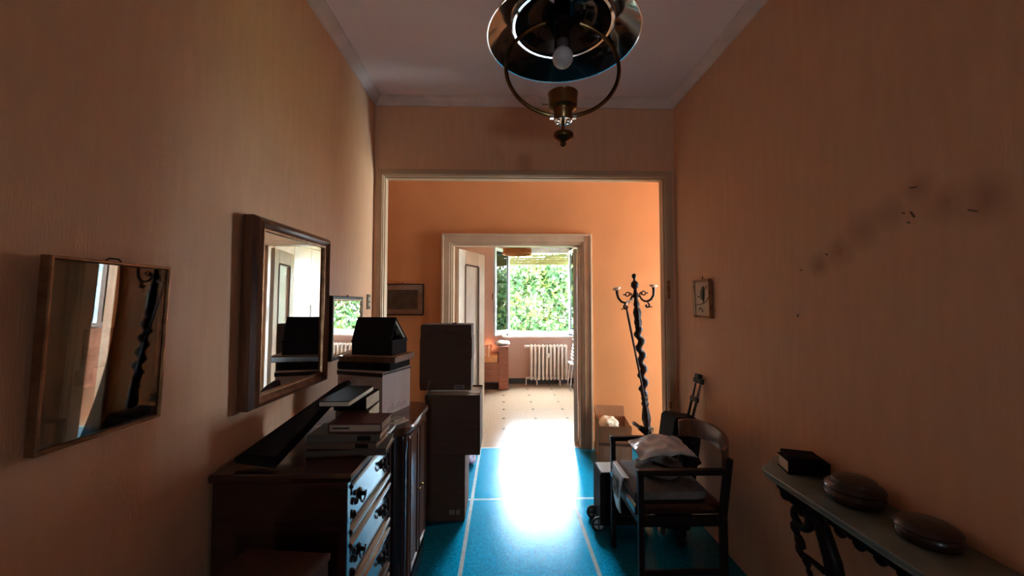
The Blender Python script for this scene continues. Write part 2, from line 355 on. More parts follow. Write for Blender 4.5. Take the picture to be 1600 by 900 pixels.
for i in range(-5, 5):
    for j in range(0, 8):
        if dia is None:
            q = 0.026; dia = obj('diamond_inset', MB().prism([(q, 0), (0, q), (-q, 0), (0, -q)], -0.004, 0.0006), M_BLACKT, f2); o = dia
        else: o = dia.copy(); link(o, f2)
        o.location = (i * TS, 4.225 + j * TS, 0)
obj('slab', MB().box((2.0, YC + 0.056, -0.012), (3.6, YD, 0)), M_BEIGE, f2)
# baseboards of the bedroom
b = MB(); b.box((-2.3, YD - 0.015, 0), (1.9, YD, 0.10)); struct('baseboard_window', b, M_SKIRT, label='dark baseboard under the bedroom window')
b = MB(); b.box((-2.3, YC2, 0), (-2.285, YD - 0.015, 0.10)); struct('baseboard_bedroom_left', b, M_SKIRT, label='dark baseboard on the left bedroom wall')
b = MB(); b.box((-0.93, YC - 0.014, 0), (-0.66, YC, 0.08)); b.box((0.94, YC - 0.014, 0), (1.98, YC, 0.08)); struct('baseboard_far', b, M_SKIRT, label='dark baseboard on the apricot wall')

# wide opening trim
def casing(b, x0, x1, z1, w, y0, y1):           # three-sided frame around a clear opening x0..x1, 0..z1
    b.box((x0 - w, y0, 0), (x0, y1, z1 + w)); b.box((x1, y0, 0), (x1 + w, y1, z1 + w)); b.box((x0, y0, z1), (x1, y1, z1 + w)); return b
op = sroot('trim_4', 'cream trim of the wide opening', 'trim')
obj('casing', casing(MB(), -0.934, 1.272, 2.488, 0.042, YB - 0.014, YB), M_TRIM, op, bevel=0.003)
obj('jamb_lining', casing(MB(), -0.928, 1.266, 2.482, 0.038, YB, YB2), M_TRIM, op)
obj('stop_bead', casing(MB(), -0.922, 1.258, 2.474, 0.006, YB + 0.03, YB + 0.05), M_TRIM, op)
obj('casing', casing(MB(), -0.934, 1.272, 2.488, 0.06, YB2, YB2 + 0.014), M_TRIM, op, bevel=0.003)
obj('strike_plate', MB().cbox((1.2755, YB - 0.016, 1.60), (0.022, 0.004, 0.14)), M_GILT, op)
obj('strike_plate', MB().cbox((1.2755, YB - 0.016, 0.72), (0.018, 0.004, 0.05)), M_BRASS, op)

# double doors
def doorway(name, x0, x1, label):
    r = sroot(name, label, 'door')
    b = MB()
    casing(b, x0 - 0.038, x1 + 0.038, 2.095 + 0.038, 0.082, YC - 0.022, YC)
    casing(b, x0 - 0.10, x1 + 0.10, 2.095 + 0.10, 0.022, YC - 0.034, YC - 0.022)
    obj('architrave', b, M_TRIM, r, bevel=0.004)
    obj('moulding', casing(MB(), x0 - 0.016, x1 + 0.016, 2.095 + 0.016, 0.022, YC - 0.014, YC), M_TRIM, r, bevel=0.003)
    obj('jamb_lining', casing(MB(), x0, x1, 2.095, 0.036, YC, YC2), M_TRIM, r)
    obj('architrave', casing(MB(), x0 - 0.02, x1 + 0.02, 2.095 + 0.02, 0.09, YC2, YC2 + 0.02), M_TRIM, r, bevel=0.004)
    return r
d1 = doorway('door_1', -0.522, 0.797, 'cream framed double door standing open to the bedroom')
def leaf(parent, hinge, ang, w, flip):
    # local: hinge at origin, leaf runs along +x (flip: -x), thickness in y
    s = -1 if flip else 1
    r = D.objects.new('door_leaf', None); link(r, parent); r.location = hinge; r.rotation_euler = (0, 0, R(ang))
    def bb(x0, x1, y0, y1, z0, z1): return ((min(s * x0, s * x1), y0, z0), (max(s * x0, s * x1), y1, z1))
    b = MB(); g0, g1, h0, h1 = 0.14, w - 0.16, 0.42, 1.92
    b.box(*bb(0, g0, -0.02, 0.02, 0.008, 2.085)); b.box(*bb(g1, w, -0.02, 0.02, 0.008, 2.085)); b.box(*bb(g0, g1, -0.02, 0.02, 0.008, h0)); b.box(*bb(g0, g1, -0.02, 0.02, h1, 2.085))
    obj('stiles', b, M_DOOR, r, bevel=0.003)
    b = MB()
    for k in range(60):
        z = h0 + (h1 - h0) * k / 60
        b.box(*bb(g0, g1, -0.005, 0.005, z, z + (h1 - h0) / 60 * 0.8))
    b.box(*bb(g0, g1, -0.003, 0.003, h0, h1)); obj('reeded_glass', b, M_REED, r)
    b = MB()
    for y0, y1 in ((-0.026, -0.0205), (0.0205, 0.026)):
        for a in (bb(g0 - 0.012, g0 + 0.006, y0, y1, h0, h1), bb(g1 - 0.006, g1 + 0.012, y0, y1, h0, h1), bb(g0, g1, y0, y1, h0 - 0.012, h0 + 0.006), bb(g0, g1, y0, y1, h1 - 0.006, h1 + 0.012)): b.box(*a)
    obj('glazing_bead', b, M_BRN, r)
    return r
leaf(d1, (-0.500, YC2 + 0.045, 0), 66, 0.61, False)
l2 = leaf(d1, (0.775, YC2 + 0.045, 0), -104, 0.64, True)
b = MB()
for sgn in (-1, 1):
    b.cbox((-0.585, sgn * 0.023, 1.02), (0.035, 0.006, 0.20)); b.tube([(-0.585, sgn * 0.025, 1.05), (-0.585, sgn * 0.055, 1.05), (-0.575, sgn * 0.06, 1.05), (-0.48, sgn * 0.06, 1.045)], 0.009, 8)
obj('lever_handle', b, M_CHROME, l2, smooth=True)
doorway('door_2', 2.10, 2.90, 'cream framed doorway to the side room at the right of the corridor')

# bedroom window
w1 = sroot('window_1', 'white double casement window open inward on green trees', 'window')
X0, X1, Z0, Z1 = 0.045, 1.285, 0.88, 2.555
obj('sill', MB().box((-0.02, YD - 0.10, 0.855), (1.36, YD - 0.001, 0.885)), M_CROWN, w1, bevel=0.004)
b = MB(); yf0, yf1 = YD + 0.005, YD + 0.07
b.box((X0 - 0.012, yf0, Z0), (X0 + 0.05, yf1, Z1)); b.box((X1 - 0.05, yf0, Z0), (X1 + 0.012, yf1, Z1)); b.box((X0, yf0, Z0), (X1, yf1, Z0 + 0.085)); b.box((X0, yf0, Z1 - 0.12), (X1, yf1, Z1))
obj('window_frame', b, M_WFRAME, w1, bevel=0.004)
def sash(hx, ang, flip):
    r = D.objects.new('casement_sash', None); link(r, w1); r.location = (hx, YD - 0.02, 0.93); r.rotation_euler = (0, 0, R(ang)); s = -1 if flip else 1
    w, h, f = 0.59, 1.54, 0.055
    def q(x0, x1, z0, z1, t=0.02): return ((min(s * x0, s * x1), -t, z0), (max(s * x0, s * x1), t, z1))
    b = MB(); b.box(*q(0, f, 0, h)); b.box(*q(w - f, w, 0, h)); b.box(*q(f, w - f, 0, f + 0.02)); b.box(*q(f, w - f, h - f, h))
    obj('sash_frame', b, M_WFRAME, r, bevel=0.004)
    obj('pane', MB().box(*q(f, w - f, f + 0.02, h - f, 0.002)), M_GLASS, r)
    b = MB(); b.cbox((s * (w - 0.027), -0.024, 0.72), (0.025, 0.008, 0.07)); b.tube([(s * (w - 0.027), -0.026, 0.72), (s * (w - 0.027), -0.05, 0.72), (s * (w - 0.027), -0.052, 0.63)], 0.008)
    obj('handle', b, M_BRN, r, smooth=True)
sash(X0 + 0.05, -116, False)
sash(X1 - 0.05, 95, True)
for k in range(5):                                       # roller shutter, partly let down
    z0 = 2.225 + k * 0.052; b = MB()
    b.box((X0 + 0.03, YD + 0.12, z0), (X1 - 0.03, YD + 0.13, z0 + 0.036)); b.box((X0 + 0.03, YD + 0.12, z0 + 0.044), (X1 - 0.03, YD + 0.13, z0 + 0.0505))
    if k < 2: b.box((X0 + 0.03, YD + 0.12, z0 + 0.036), (X1 - 0.03, YD + 0.13, z0 + 0.044))
    else:
        n = 34; L = X1 - X0 - 0.06
        for t in range(n): b.box((X0 + 0.03 + L * t / n, YD + 0.12, z0 + 0.036), (X0 + 0.03 + L * (t + 0.5) / n, YD + 0.13, z0 + 0.044))
    obj('shutter_slat', b, M_SLAT, w1)
obj('shutter_box', MB().box((X0, YD + 0.11, 2.485), (X1, YD + 0.20, 2.56)), M_WFRAME, w1)
b = MB()
for x in (X0, X1 - 0.03): b.box((x, YD + 0.105, 0.88), (x + 0.03, YD + 0.145, 2.485))
obj('shutter_guide', b, M_WFRAME, w1)
w2 = sroot('added_window_2', 'unseen white window of the side room, added to light the hallway', 'window')  # unseen source suggested by a reflection, added to light the hallway
b = MB(); b.box((3.62, 4.65, 0.8), (3.68, 4.71, 2.4)); b.box((3.62, 6.19, 0.8), (3.68, 6.25, 2.4)); b.box((3.62, 4.71, 0.8), (3.68, 6.19, 0.87)); b.box((3.62, 4.71, 2.33), (3.68, 6.19, 2.4)); b.box((3.62, 5.42, 0.87), (3.68, 5.48, 2.33))
obj('window_frame', b, M_WFRAME, w2)
for y0, y1 in ((4.71, 5.42), (5.48, 6.19)): obj('pane', MB().box((3.648, y0, 0.87), (3.652, y1, 2.33)), M_GLASS, w2)

w3 = sroot('added_window_3', 'unseen white glazed window at the right end of the corridor, added to light the hallway', 'window')  # added out of view so daylight reaches the corridor and hallway walls
b = MB(); b.box((3.63, 3.13, 0.12), (3.68, 3.19, 2.4)); b.box((3.63, 3.89, 0.12), (3.68, 3.95, 2.4)); b.box((3.63, 3.19, 0.12), (3.68, 3.89, 0.30)); b.box((3.63, 3.19, 2.33), (3.68, 3.89, 2.4))
obj('window_frame', b, M_WFRAME, w3)
obj('pane', MB().box((3.653, 3.19, 0.30), (3.657, 3.89, 2.33)), M_GLASS, w3)

w4 = sroot('added_window_4', 'small white fixed window far behind the photographer, added as fill light', 'window')  # added fill opening behind the camera, brightens the header and ceiling
b = MB(); b.box((0.07, -5.08, 0.25), (0.11, -5.03, 0.78)); b.box((0.39, -5.08, 0.25), (0.43, -5.03, 0.78)); b.box((0.11, -5.08, 0.25), (0.39, -5.03, 0.28)); b.box((0.11, -5.08, 0.75), (0.39, -5.03, 0.78))
obj('window_frame', b, M_WFRAME, w4)
obj('pane', MB().box((0.11, -5.057, 0.28), (0.39, -5.053, 0.75)), M_GLASS, w4)

# chips in the right wall
for (y, z, a, l) in ((1.217, 1.877, 10, 0.026), (1.222, 1.789, 60, 0.03), (1.25, 1.80, 15, 0.01), (1.235, 1.765, 20, 0.012), (1.06, 1.763, 25, 0.03), (1.70, 1.647, 15, 0.018), (1.56, 1.70, 40, 0.014), (1.726, 1.442, 110, 0.02)):
    obj('wall_chip', MB().cbox((0, 0, 0), (0.003, l * 0.8, 0.005), RX(a)), M_SWITCH, wr_, loc=(WR - 0.001, y, z))

# ================================================================ OUTSIDE
gr = struct('ground', MB().box((-60, 9, -7.2), (80, 90, -7)), M_GROUND, label='lawn below the windows'); gr['category'] = 'ground'
import numpy as np
def tree(x, y, top, rx, label, seed, n=9000, low=-3.5, ls=0.13):
    rng = np.random.default_rng(seed); t = thing('leafy_tree', label, 'tree', (x, y, -7), group=None)
    b = MB(); b.tube([(0, 0, 0), (0.1, 0, 3), (0.05, 0.1, 6), (0, 0, 9)], [0.22, 0.18, 0.13, 0.05], 8)
    for k in range(9):
        a = rng.uniform(0, 2 * PI); z = rng.uniform(3, 8); l = rng.uniform(0.9, 1.6)
        b.tube([(0.05, 0, z), (math.cos(a) * l * 0.5, math.sin(a) * l * 0.5, z + 0.5), (math.cos(a) * l, math.sin(a) * l, z + 1.3)], [0.07, 0.05, 0.02], 6)
    obj('trunk', b, M_BARK, t, smooth=True)
    h = top - low; ncl = 90
    cl = rng.normal(size=(ncl, 3)); cl /= np.linalg.norm(cl, axis=1)[:, None]; cl *= (rng.uniform(0.35, 1, ncl) ** 0.5)[:, None]
    cl = cl * np.array([rx * 0.92, 1.1, h / 2 - 0.15]); cl[:, 2] += (low + top) / 2 + 7
    c = cl[rng.integers(0, ncl, n)] + rng.normal(size=(n, 3)) * np.array([0.40, 0.30, 0.30])
    c[:, 0] = np.clip(c[:, 0], -rx - 0.02, rx + 0.02); c[:, 1] = np.clip(c[:, 1], -1.45, 1.45)
    c[:, 2] = np.minimum(c[:, 2], top + 7 - 0.1 * rng.random(n))
    d1_ = rng.normal(size=(n, 3)); d1_ /= np.linalg.norm(d1_, axis=1)[:, None]
    d2_ = np.cross(d1_, rng.normal(size=(n, 3))); d2_ /= np.linalg.norm(d2_, axis=1)[:, None]
    s = rng.uniform(0.6, 1.3, n)[:, None] * ls
    v = np.stack([c - d1_ * s, c + d2_ * s * 0.55, c + d1_ * s, c - d2_ * s * 0.55], 1).reshape(-1, 3)
    me = D.meshes.new('foliage'); me.from_pydata(v.tolist(), [], np.arange(n * 4).reshape(-1, 4).tolist()); me.materials.append(M_LEAF)
    o = D.objects.new('foliage', me); link(o, t); o['kind'] = 'stuff'
tree(1.55, 17.0, 4.2, 1.85, 'leafy yellow green tree filling the middle of the bedroom window', 1, 11000)
tree(-2.65, 17.0, 4.0, 1.85, 'leafy tree left of the one filling the bedroom window', 3, 7000)
tree(5.75, 17.0, 4.0, 1.85, 'leafy tree right of the one filling the bedroom window', 5, 7000)
tree(12.0, 16.6, 4.2, 1.85, 'leafy tree at the far right outside the bedroom window', 6, 5000)
tree(8.2, 12.6, 4.2, 1.7, 'leafy tree closest to the building outside on the right', 7, 5000)
tree(-7.0, 16.6, 4.0, 1.85, 'leafy tree at the far left outside the bedroom window', 8, 5000)
tree(-0.45, 22.0, 4.9, 1.9, 'farther leafy tree behind the left half of the bedroom window', 2, 9000)
tree(3.55, 22.0, 4.9, 1.9, 'farther leafy tree behind the right half of the bedroom window', 4, 9000)

# ================================================================ PICTURES AND MIRRORS
def frame(name, label, cat, wall, u, z, w, h, prof, m, lean=0.0, off=0.002):
    # local frame: faces -y, x along the wall, origin at bottom centre on the wall
    rz = {'left': 90, 'right': -90, 'far': 0}[wall]
    loc = {'left': (WL + off, u, z), 'right': (WR - off, u, z), 'far': (u, YC - off, z)}[wall]
    t = thing(name, label, cat, loc, (R(lean), 0, R(rz)))
    loops = []
    for ins, dep in prof:
        loops.append([(-w / 2 + ins, -dep, ins), (w / 2 - ins, -dep, ins), (w / 2 - ins, -dep, h - ins), (-w / 2 + ins, -dep, h - ins)])
    obj('frame', MB().loops(loops, closed=True), m, t)
    return t
def sheet(name, t, w, h, ins, dep, th, m, z0=0.0, x0=0.0):
    return obj(name, MB().box((-w / 2 + ins + x0, -dep, ins + z0), (w / 2 - ins + x0, -dep + th, h - ins + z0)), m, t)

# print on the near left wall
M_PALEGREEN = mat('grey_green_mount', (0.60, 0.52, 0.40), 0.8)
M_SKETCH = mat('sepia_ink_sketch', (0.28, 0.25, 0.19), 0.8, col2=(0.06, 0.05, 0.045), scale=26, lo=0.40, hi=0.56, detail=6)
t = frame('framed_print', 'thin gilt framed sketch on the left wall nearest the camera', 'picture', 'left', 0.981, 1.178, 0.296, 0.425,
          [(0, 0.001), (0, 0.022), (0.002, 0.024), (0.006, 0.024), (0.009, 0.020), (0.009, 0.001)], M_GILT, lean=2.2)
sheet('backing', t, 0.296, 0.425, 0.009, 0.008, 0.005, M_PALEGREEN)
obj('sketch', MB().box((-0.06, -0.0092, 0.165), (0.05, -0.0085, 0.26)), M_SKETCH, t)
obj('sketch', MB().box((-0.07, -0.0092, 0.13), (-0.03, -0.0085, 0.165)), M_SKETCH, t)
sheet('glass_pane', t, 0.296, 0.425, 0.009, 0.018, 0.002, M_PGLASS)
obj('hanger', MB().tube([(-0.02, -0.006, 0.425), (-0.012, -0.006, 0.432), (0.012, -0.006, 0.432), (0.02, -0.006, 0.425)], 0.002, 6), M_DARKW, t)

# large mirror
MW, MH = 0.585, 0.745
t = frame('wall_mirror', 'large mirror in a deep dark wood frame above the chest', 'mirror', 'left', 1.765, 1.092, MW, MH,
          [(0, 0.001), (0, 0.042), (0.010, 0.060), (0.024, 0.067), (0.034, 0.058), (0.046, 0.050), (0.046, 0.001)], M_WALNUT, lean=0.3, off=0.012); t.rotation_euler.z = R(88.5)
lp = [(0.046, 0.048), (0.046, 0.054), (0.053, 0.054), (0.056, 0.044), (0.056, 0.040)]
loops = [[(-MW / 2 + i, -d, i), (MW / 2 - i, -d, i), (MW / 2 - i, -d, MH - i), (-MW / 2 + i, -d, MH - i)] for i, d in lp]
obj('gilt_slip', MB().loops(loops, closed=True), M_GILT, t)
sheet('mirror_glass', t, MW, MH, 0.048, 0.043, 0.004, M_MIRROR)

t = frame('small_wall_mirror', 'small dark framed mirror behind the black boxes on the left wall', 'mirror', 'left', 2.455, 1.165, 0.475, 0.375,
          [(0, 0.001), (0, 0.016), (0.004, 0.020), (0.014, 0.020), (0.018, 0.016), (0.018, 0.001)], M_DARKW, lean=0.6)
loops = [[(-0.2375 + i, -d, i), (0.2375 - i, -d, i), (0.2375 - i, -d, 0.375 - i), (-0.2375 + i, -d, 0.375 - i)] for i, d in [(0.018, 0.015), (0.018, 0.019), (0.026, 0.019), (0.03, 0.013)]]
obj('gilt_slip', MB().loops(loops, closed=True), M_GILT, t)
sheet('mirror_glass', t, 0.475, 0.375, 0.02, 0.013, 0.004, M_MIRROR)
obj('hanger', MB().cbox((0, -0.008, 0.379), (0.02, 0.004, 0.008)), M_DARKW, t)

t = thing('light_switch', 'narrow dark light switch plate beside the opening on the left wall', 'switch', (WL + 0.001, 2.855, 1.452), (0, 0, R(90)))
obj('plate', MB().cbox((0, -0.004, 0.055), (0.062, 0.008, 0.11)), M_SWITCH, t, bevel=0.003)
for z in (0.036, 0.074): obj('rocker', MB().cbox((0, -0.0095, z), (0.03, 0.005, 0.026)), M_CREAMP, t, bevel=0.002)

t = frame('engraving', 'dark engraving in white mount and thin dark frame left of the double door', 'picture', 'far', -1.04, 1.37, 0.43, 0.325,
          [(0, 0.001), (0, 0.018), (0.011, 0.018), (0.011, 0.001)], M_DARKW)
sheet('mount', t, 0.43, 0.325, 0.011, 0.008, 0.005, mat('pinkish_mount_board', (0.62, 0.46, 0.38), 0.8))
sheet('print', t, 0.43, 0.325, 0.062, 0.0095, 0.001, mat('grey_engraving', (0.13, 0.11, 0.08), 0.8, col2=(0.045, 0.037, 0.028), scale=14, detail=6))
sheet('glass_pane', t, 0.43, 0.325, 0.011, 0.014, 0.002, M_GLASS)
obj('hanger', MB().lathe([(0.0, -0.008), (0.008, 0.0), (0.0, 0.008)], 8), M_DARKW, t, loc=(0, -0.008, 0.332))

t = frame('bird_picture', 'small gilt framed bird picture alone on the right wall', 'picture', 'right', 2.535, 1.40, 0.215, 0.255,
          [(0, 0.001), (0, 0.022), (0.003, 0.024), (0.011, 0.022), (0.013, 0.016), (0.013, 0.001)], M_GILT, lean=1.5)
sheet('paper', t, 0.215, 0.255, 0.012, 0.010, 0.005, mat('cream_art_paper', (0.72, 0.52, 0.36), 0.8))
def ell(cx, cz, a, bb, ang, n=14): return [(cx + a * math.cos(k * 2 * PI / n) * math.cos(ang) - bb * math.sin(k * 2 * PI / n) * math.sin(ang), cz + a * math.cos(k * 2 * PI / n) * math.sin(ang) + bb * math.sin(k * 2 * PI / n) * math.cos(ang)) for k in range(n)]
up = Matrix(((1, 0, 0, 0), (0, 0, -1, 0), (0, 1, 0, 0), (0, 0, 0, 1)))
obj('bird_body', MB().prism(ell(0.0, 0.165, 0.05, 0.026, 1.2), 0.0102, 0.0106, up), mat('olive_ink', (0.16, 0.14, 0.07), 0.8), t)
obj('bird_wing', MB().prism(ell(0.016, 0.15, 0.055, 0.013, 1.45), 0.0107, 0.0111, up), M_DARKW, t)
obj('branch', MB().tube([(-0.08, -0.0106, 0.085), (-0.02, -0.0106, 0.09), (0.04, -0.0106, 0.105), (0.08, -0.0106, 0.14)], 0.003, 5), M_BRN, t)
for p in (ell(-0.04, 0.06, 0.02, 0.006, 0.6), ell(-0.01, 0.05, 0.018, 0.006, 2.2), ell(-0.05, 0.14, 0.018, 0.005, -0.3), ell(0.05, 0.2, 0.02, 0.006, 0.9)): obj('leaf_sprig', MB().prism(p, 0.0102, 0.0105, up), M_GREYB, t)
obj('hanger', MB().tube([(0, -0.005, 0.255), (0.004, -0.006, 0.265), (0, -0.006, 0.276)], 0.003, 6), M_DARKW, t)

# ================================================================ PENDANT LAMP
t = thing('pendant_lamp', 'black enamel pendant lamp with brass hoop hanging from the ceiling', 'lamp', (0.190, 1.21, 0))
shade = [(0.238, 2.354), (0.242, 2.352), (0.245, 2.356), (0.242, 2.362), (0.212, 2.376), (0.161, 2.406), (0.156, 2.414), (0.148, 2.444), (0.123, 2.479), (0.084, 2.499), (0.049, 2.509), (0.049, 2.504), (0.082, 2.493), (0.119, 2.473), (0.143, 2.440), (0.151, 2.410), (0.158, 2.400), (0.209, 2.371)]
obj('shade', MB().ring(shade, 64), M_ENAMEL, t, smooth=True)
obj('shade_rim', MB().tube([(0.2433 * math.cos(a), 0.2433 * math.sin(a), 2.354) for a in [2 * PI * k / 64 for k in range(64)]], 0.0028, 6, closed=True), M_CHROME, t, smooth=True)
obj('inner_ring', MB().ring([(0.154, 2.393), (0.162, 2.393), (0.164, 2.397), (0.160, 2.404), (0.153, 2.402)], 64), M_CHROME, t, smooth=True)
obj('stem', MB().lathe([(0.0, 2.345), (0.015, 2.345), (0.022, 2.352), (0.022, 2.40), (0.026, 2.402), (0.027, 2.50), (0.033, 2.505), (0.03, 2.53), (0.012, 2.55), (0.009, 2.60), (0.009, 3.02), (0.05, 3.03), (0.055, 3.085), (0.0, 3.089)], 20), M_DARKW, t, smooth=True)
obj('bulb_socket', MB().lathe([(0.0, 2.318), (0.016, 2.32), (0.019, 2.328), (0.019, 2.346), (0.0, 2.347)], 20), mat('grey_socket', (0.12, 0.10, 0.10), 0.4), t, smooth=True)
obj('light_bulb', MB().lathe([(0.0, 2.258)] + [(0.0335 * math.sin(a), 2.2915 - 0.0335 * math.cos(a)) for a in [PI * k / 14 for k in range(1, 11)]] + [(0.018, 2.320)], 24), M_BULB, t, smooth=True)
hc, hr = 2.255, 0.183
pts = [(hr * math.sin(a), 0.0, hc - hr * math.cos(a)) for a in [R(12) + (2 * PI - R(24)) * k / 60 for k in range(61)]]
# hoop: brass tube running from the gallery up through the shade to the stem
ha = [p for p in pts if p[2] < 2.335 or abs(p[0]) < 0.16]
obj('brass_hoop', MB().tube([(hr * math.sin(a), 0, hc - hr * math.cos(a) * 0.86) for a in [R(10) + R(152) * k / 32 for k in range(33)]], 0.0065, 8), M_BRASS, t, smooth=True)
obj('brass_hoop', MB().tube([(-hr * math.sin(a), 0, hc - hr * math.cos(a) * 0.86) for a in [R(10) + R(152) * k / 32 for k in range(33)]], 0.0065, 8), M_BRASS, t, smooth=True)
obj('gallery', MB().lathe([(0.0, 2.083), (0.024, 2.083), (0.028, 2.088), (0.030, 2.112), (0.032, 2.118), (0.045, 2.126), (0.047, 2.165), (0.049, 2.17), (0.045, 2.17), (0.043, 2.13), (0.0, 2.125)], 28), M_BRASS, t, smooth=True)
obj('gallery_rim', MB().tube([(0.027 * math.cos(a), 0.027 * math.sin(a), 2.083) for a in [2 * PI * k / 28 for k in range(28)]], 0.0025, 6, closed=True), M_CHROME, t, smooth=True)
b = MB()
for a in (0, 180): b.cbox((0.036, 0, 2.096), (0.014, 0.012, 0.012), RZ(a))
for a in range(0, 360, 60): b.cbox((0.018, 0, 2.081), (0.007, 0.007, 0.006), RZ(a + 30))
obj('nut', b, M_CHROME, t, bevel=0.001)
obj('key', MB().tube([(-0.044, 0, 2.138), (-0.06, 0, 2.136), (-0.064, 0, 2.137)], [0.002, 0.002, 0.004], 6), M_BRASS, t)
obj('rod', MB().tube([(0, 0, 2.083), (0, 0, 2.035)], 0.005, 8), M_BRASS, t, smooth=True)
obj('finial', MB().lathe([(0.0, 2.042), (0.031, 2.042), (0.033, 2.039), (0.033, 2.030), (0.031, 2.026), (0.018, 2.018), (0.010, 2.014), (0.009, 2.012), (0.011, 2.008), (0.008, 2.002), (0.004, 1.999), (0.0, 1.998)], 28), M_BRASS, t, smooth=True)

# ================================================================ CHEST OF DRAWERS (left, near)
CT = 0.92
t = thing('chest_of_drawers', 'dark carved chest of drawers against the left wall under the mirror', 'chest', (-0.765, 1.61, 0))
x0, x1, y0, y1 = -0.225, 0.235, -0.262, 0.262
obj('body', MB().box((x0, y0 + 0.008, 0.06), (x1 - 0.025, y1 - 0.008, CT - 0.03)), M_MAHOG, t)
obj('top', MB().loops([[(x0, y0 - e, z), (x1 + e, y0 - e, z), (x1 + e, y1 + e * 0, z), (x0, y1, z)] for e, z in ((0.0, CT - 0.034), (0.012, CT - 0.026), (0.016, CT - 0.012), (0.012, CT - 0.003), (0.006, CT))], cap=True), M_MAHOG, t)
obj('plinth', MB().box((x0, y0, 0.0), (x1, y1, 0.07)), M_MAHOG, t, bevel=0.006)
for s in (y0, y1 - 0.03): obj('corner_post', MB().box((x1 - 0.026, s, 0.07), (x1 - 0.002, s + 0.03, CT - 0.034)), M_MAHOG, t, bevel=0.004)
nd = 4; dz = (CT - 0.034 - 0.075) / nd
for k in range(nd):
    za = 0.075 + k * dz; zb = za + dz
    r = D.objects.new('drawer', None); link(r, t); r.location = (x1 - 0.024, 0, za)
    h = dz - 0.012; yl = y1 - 0.034
    obj('drawer_front', MB().box((0, -yl, 0.004), (0.014, yl, h)), M_MAHOG, r, bevel=0.002)
    b = MB()
    for za_ in (0.004, h - 0.030): b.loops([[(0.014, -yl, za_), (0.014, yl, za_), (0.014, yl, za_ + 0.028), (0.014, -yl, za_ + 0.028)], [(0.024, -yl, za_ + 0.004), (0.024, yl, za_ + 0.004), (0.024, yl, za_ + 0.022), (0.024, -yl, za_ + 0.022)], [(0.030, -yl, za_ + 0.010), (0.030, yl, za_ + 0.010), (0.030, yl, za_ + 0.016), (0.030, -yl, za_ + 0.016)]], cap=True)
    obj('moulding', b, M_MAHOG, r)
    for s in (-1, 1):
        b = MB()
        b.lathe([(0.0, 0), (0.022, 0.001), (0.018, 0.006), (0.008, 0.010), (0.008, 0.022), (0.0, 0.026)], 12, T(0.014, s * 0.13, h * 0.55) @ RY(90))
        b.tube([(0.030, s * 0.13 + 0.028 * math.cos(a), h * 0.55 - 0.028 * math.sin(a)) for a in [PI * q / 8 for q in range(9)]], 0.0035, 6)
        obj('drop_pull', b, M_DARKW, r, smooth=True)
    for s in (-1, 1):
        b = MB()
        for q in range(3):
            c = (0.016, s * (yl - 0.035 - 0.016 * (q % 2)), h * (0.32 + 0.2 * q)); b.lathe([(0.0, 0), (0.016 - 0.003 * q, 0.002), (0.010, 0.010), (0.0, 0.013)], 9, T(*c) @ RY(90))
        obj('carved_ornament', b, M_DARKW, r, smooth=True)

# sideboard
ST = 0.885
t = thing('sideboard', 'brown walnut sideboard with rounded top corner behind the chest', 'sideboard', (-0.72, 2.17, 0))
sx0, sx1, sy0, sy1 = -0.27, 0.25, -0.265, 0.265
def rounded(x0, y0, x1, y1, r, n=6):
    out = [(x0, y1), (x0, y0)]
    out += [(x1 - r + r * math.sin(a), y0 + r - r * math.cos(a)) for a in [PI / 2 * k / n for k in range(n + 1)]]
    out += [(x1 - r + r * math.cos(a), y1 - r + r * math.sin(a)) for a in [PI / 2 * k / n for k in range(n + 1)]]
    return out
obj('top', MB().loops([[(x, y, z) for x, y in rounded(sx0, sy0 - e * 0, sx1 + e, sy1, 0.10 + e)] for e, z in ((0, ST - 0.04), (0.012, ST - 0.032), (0.022, ST - 0.02), (0.02, ST - 0.008), (0.012, ST))], cap=True), M_WALNUT, t, smooth=True)
obj('body', MB().prism(rounded(sx0, sy0 + 0.012, sx1 - 0.02, sy1 - 0.012, 0.05), 0.08, ST - 0.04), M_MAHOG, t, smooth=True)
obj('plinth', MB().prism(rounded(sx0, sy0 + 0.004, sx1 - 0.008, sy1 - 0.004, 0.06), 0, 0.08), M_MAHOG, t, smooth=True)
obj('corner_column', MB().lathe([(0.02, 0.08), (0.022, 0.12), (0.016, 0.14), (0.016, 0.76), (0.022, 0.79), (0.02, ST - 0.042)], 14, T(sx1 - 0.028, sy0 + 0.045, 0)), M_MAHOG, t, smooth=True)
for s in (-1, 1):
    r = D.objects.new('cabinet_door', None); link(r, t); r.location = (sx1 - 0.02, s * 0.105 + 0.02, 0.12)
    obj('door_panel', MB().box((0, -0.095, 0), (0.014, 0.095, 0.70)), M_WALNUT, r, bevel=0.003)
    b = MB(); loops = [[(d, -0.095 + i, i), (d, 0.095 - i, i), (d, 0.095 - i, 0.70 - i), (d, -0.095 + i, 0.70 - i)] for i, d in ((0.012, 0.014), (0.016, 0.021), (0.026, 0.021), (0.032, 0.014))]
    obj('panel_moulding', b.loops(loops), M_WALNUT, r)
    obj('knob', MB().lathe([(0, 0), (0.007, 0.0), (0.006, 0.012), (0.012, 0.018), (0.0, 0.026)], 10, T(0.014, -s * 0.075, 0.36) @ RY(90)), M_BRASS, r, smooth=True)

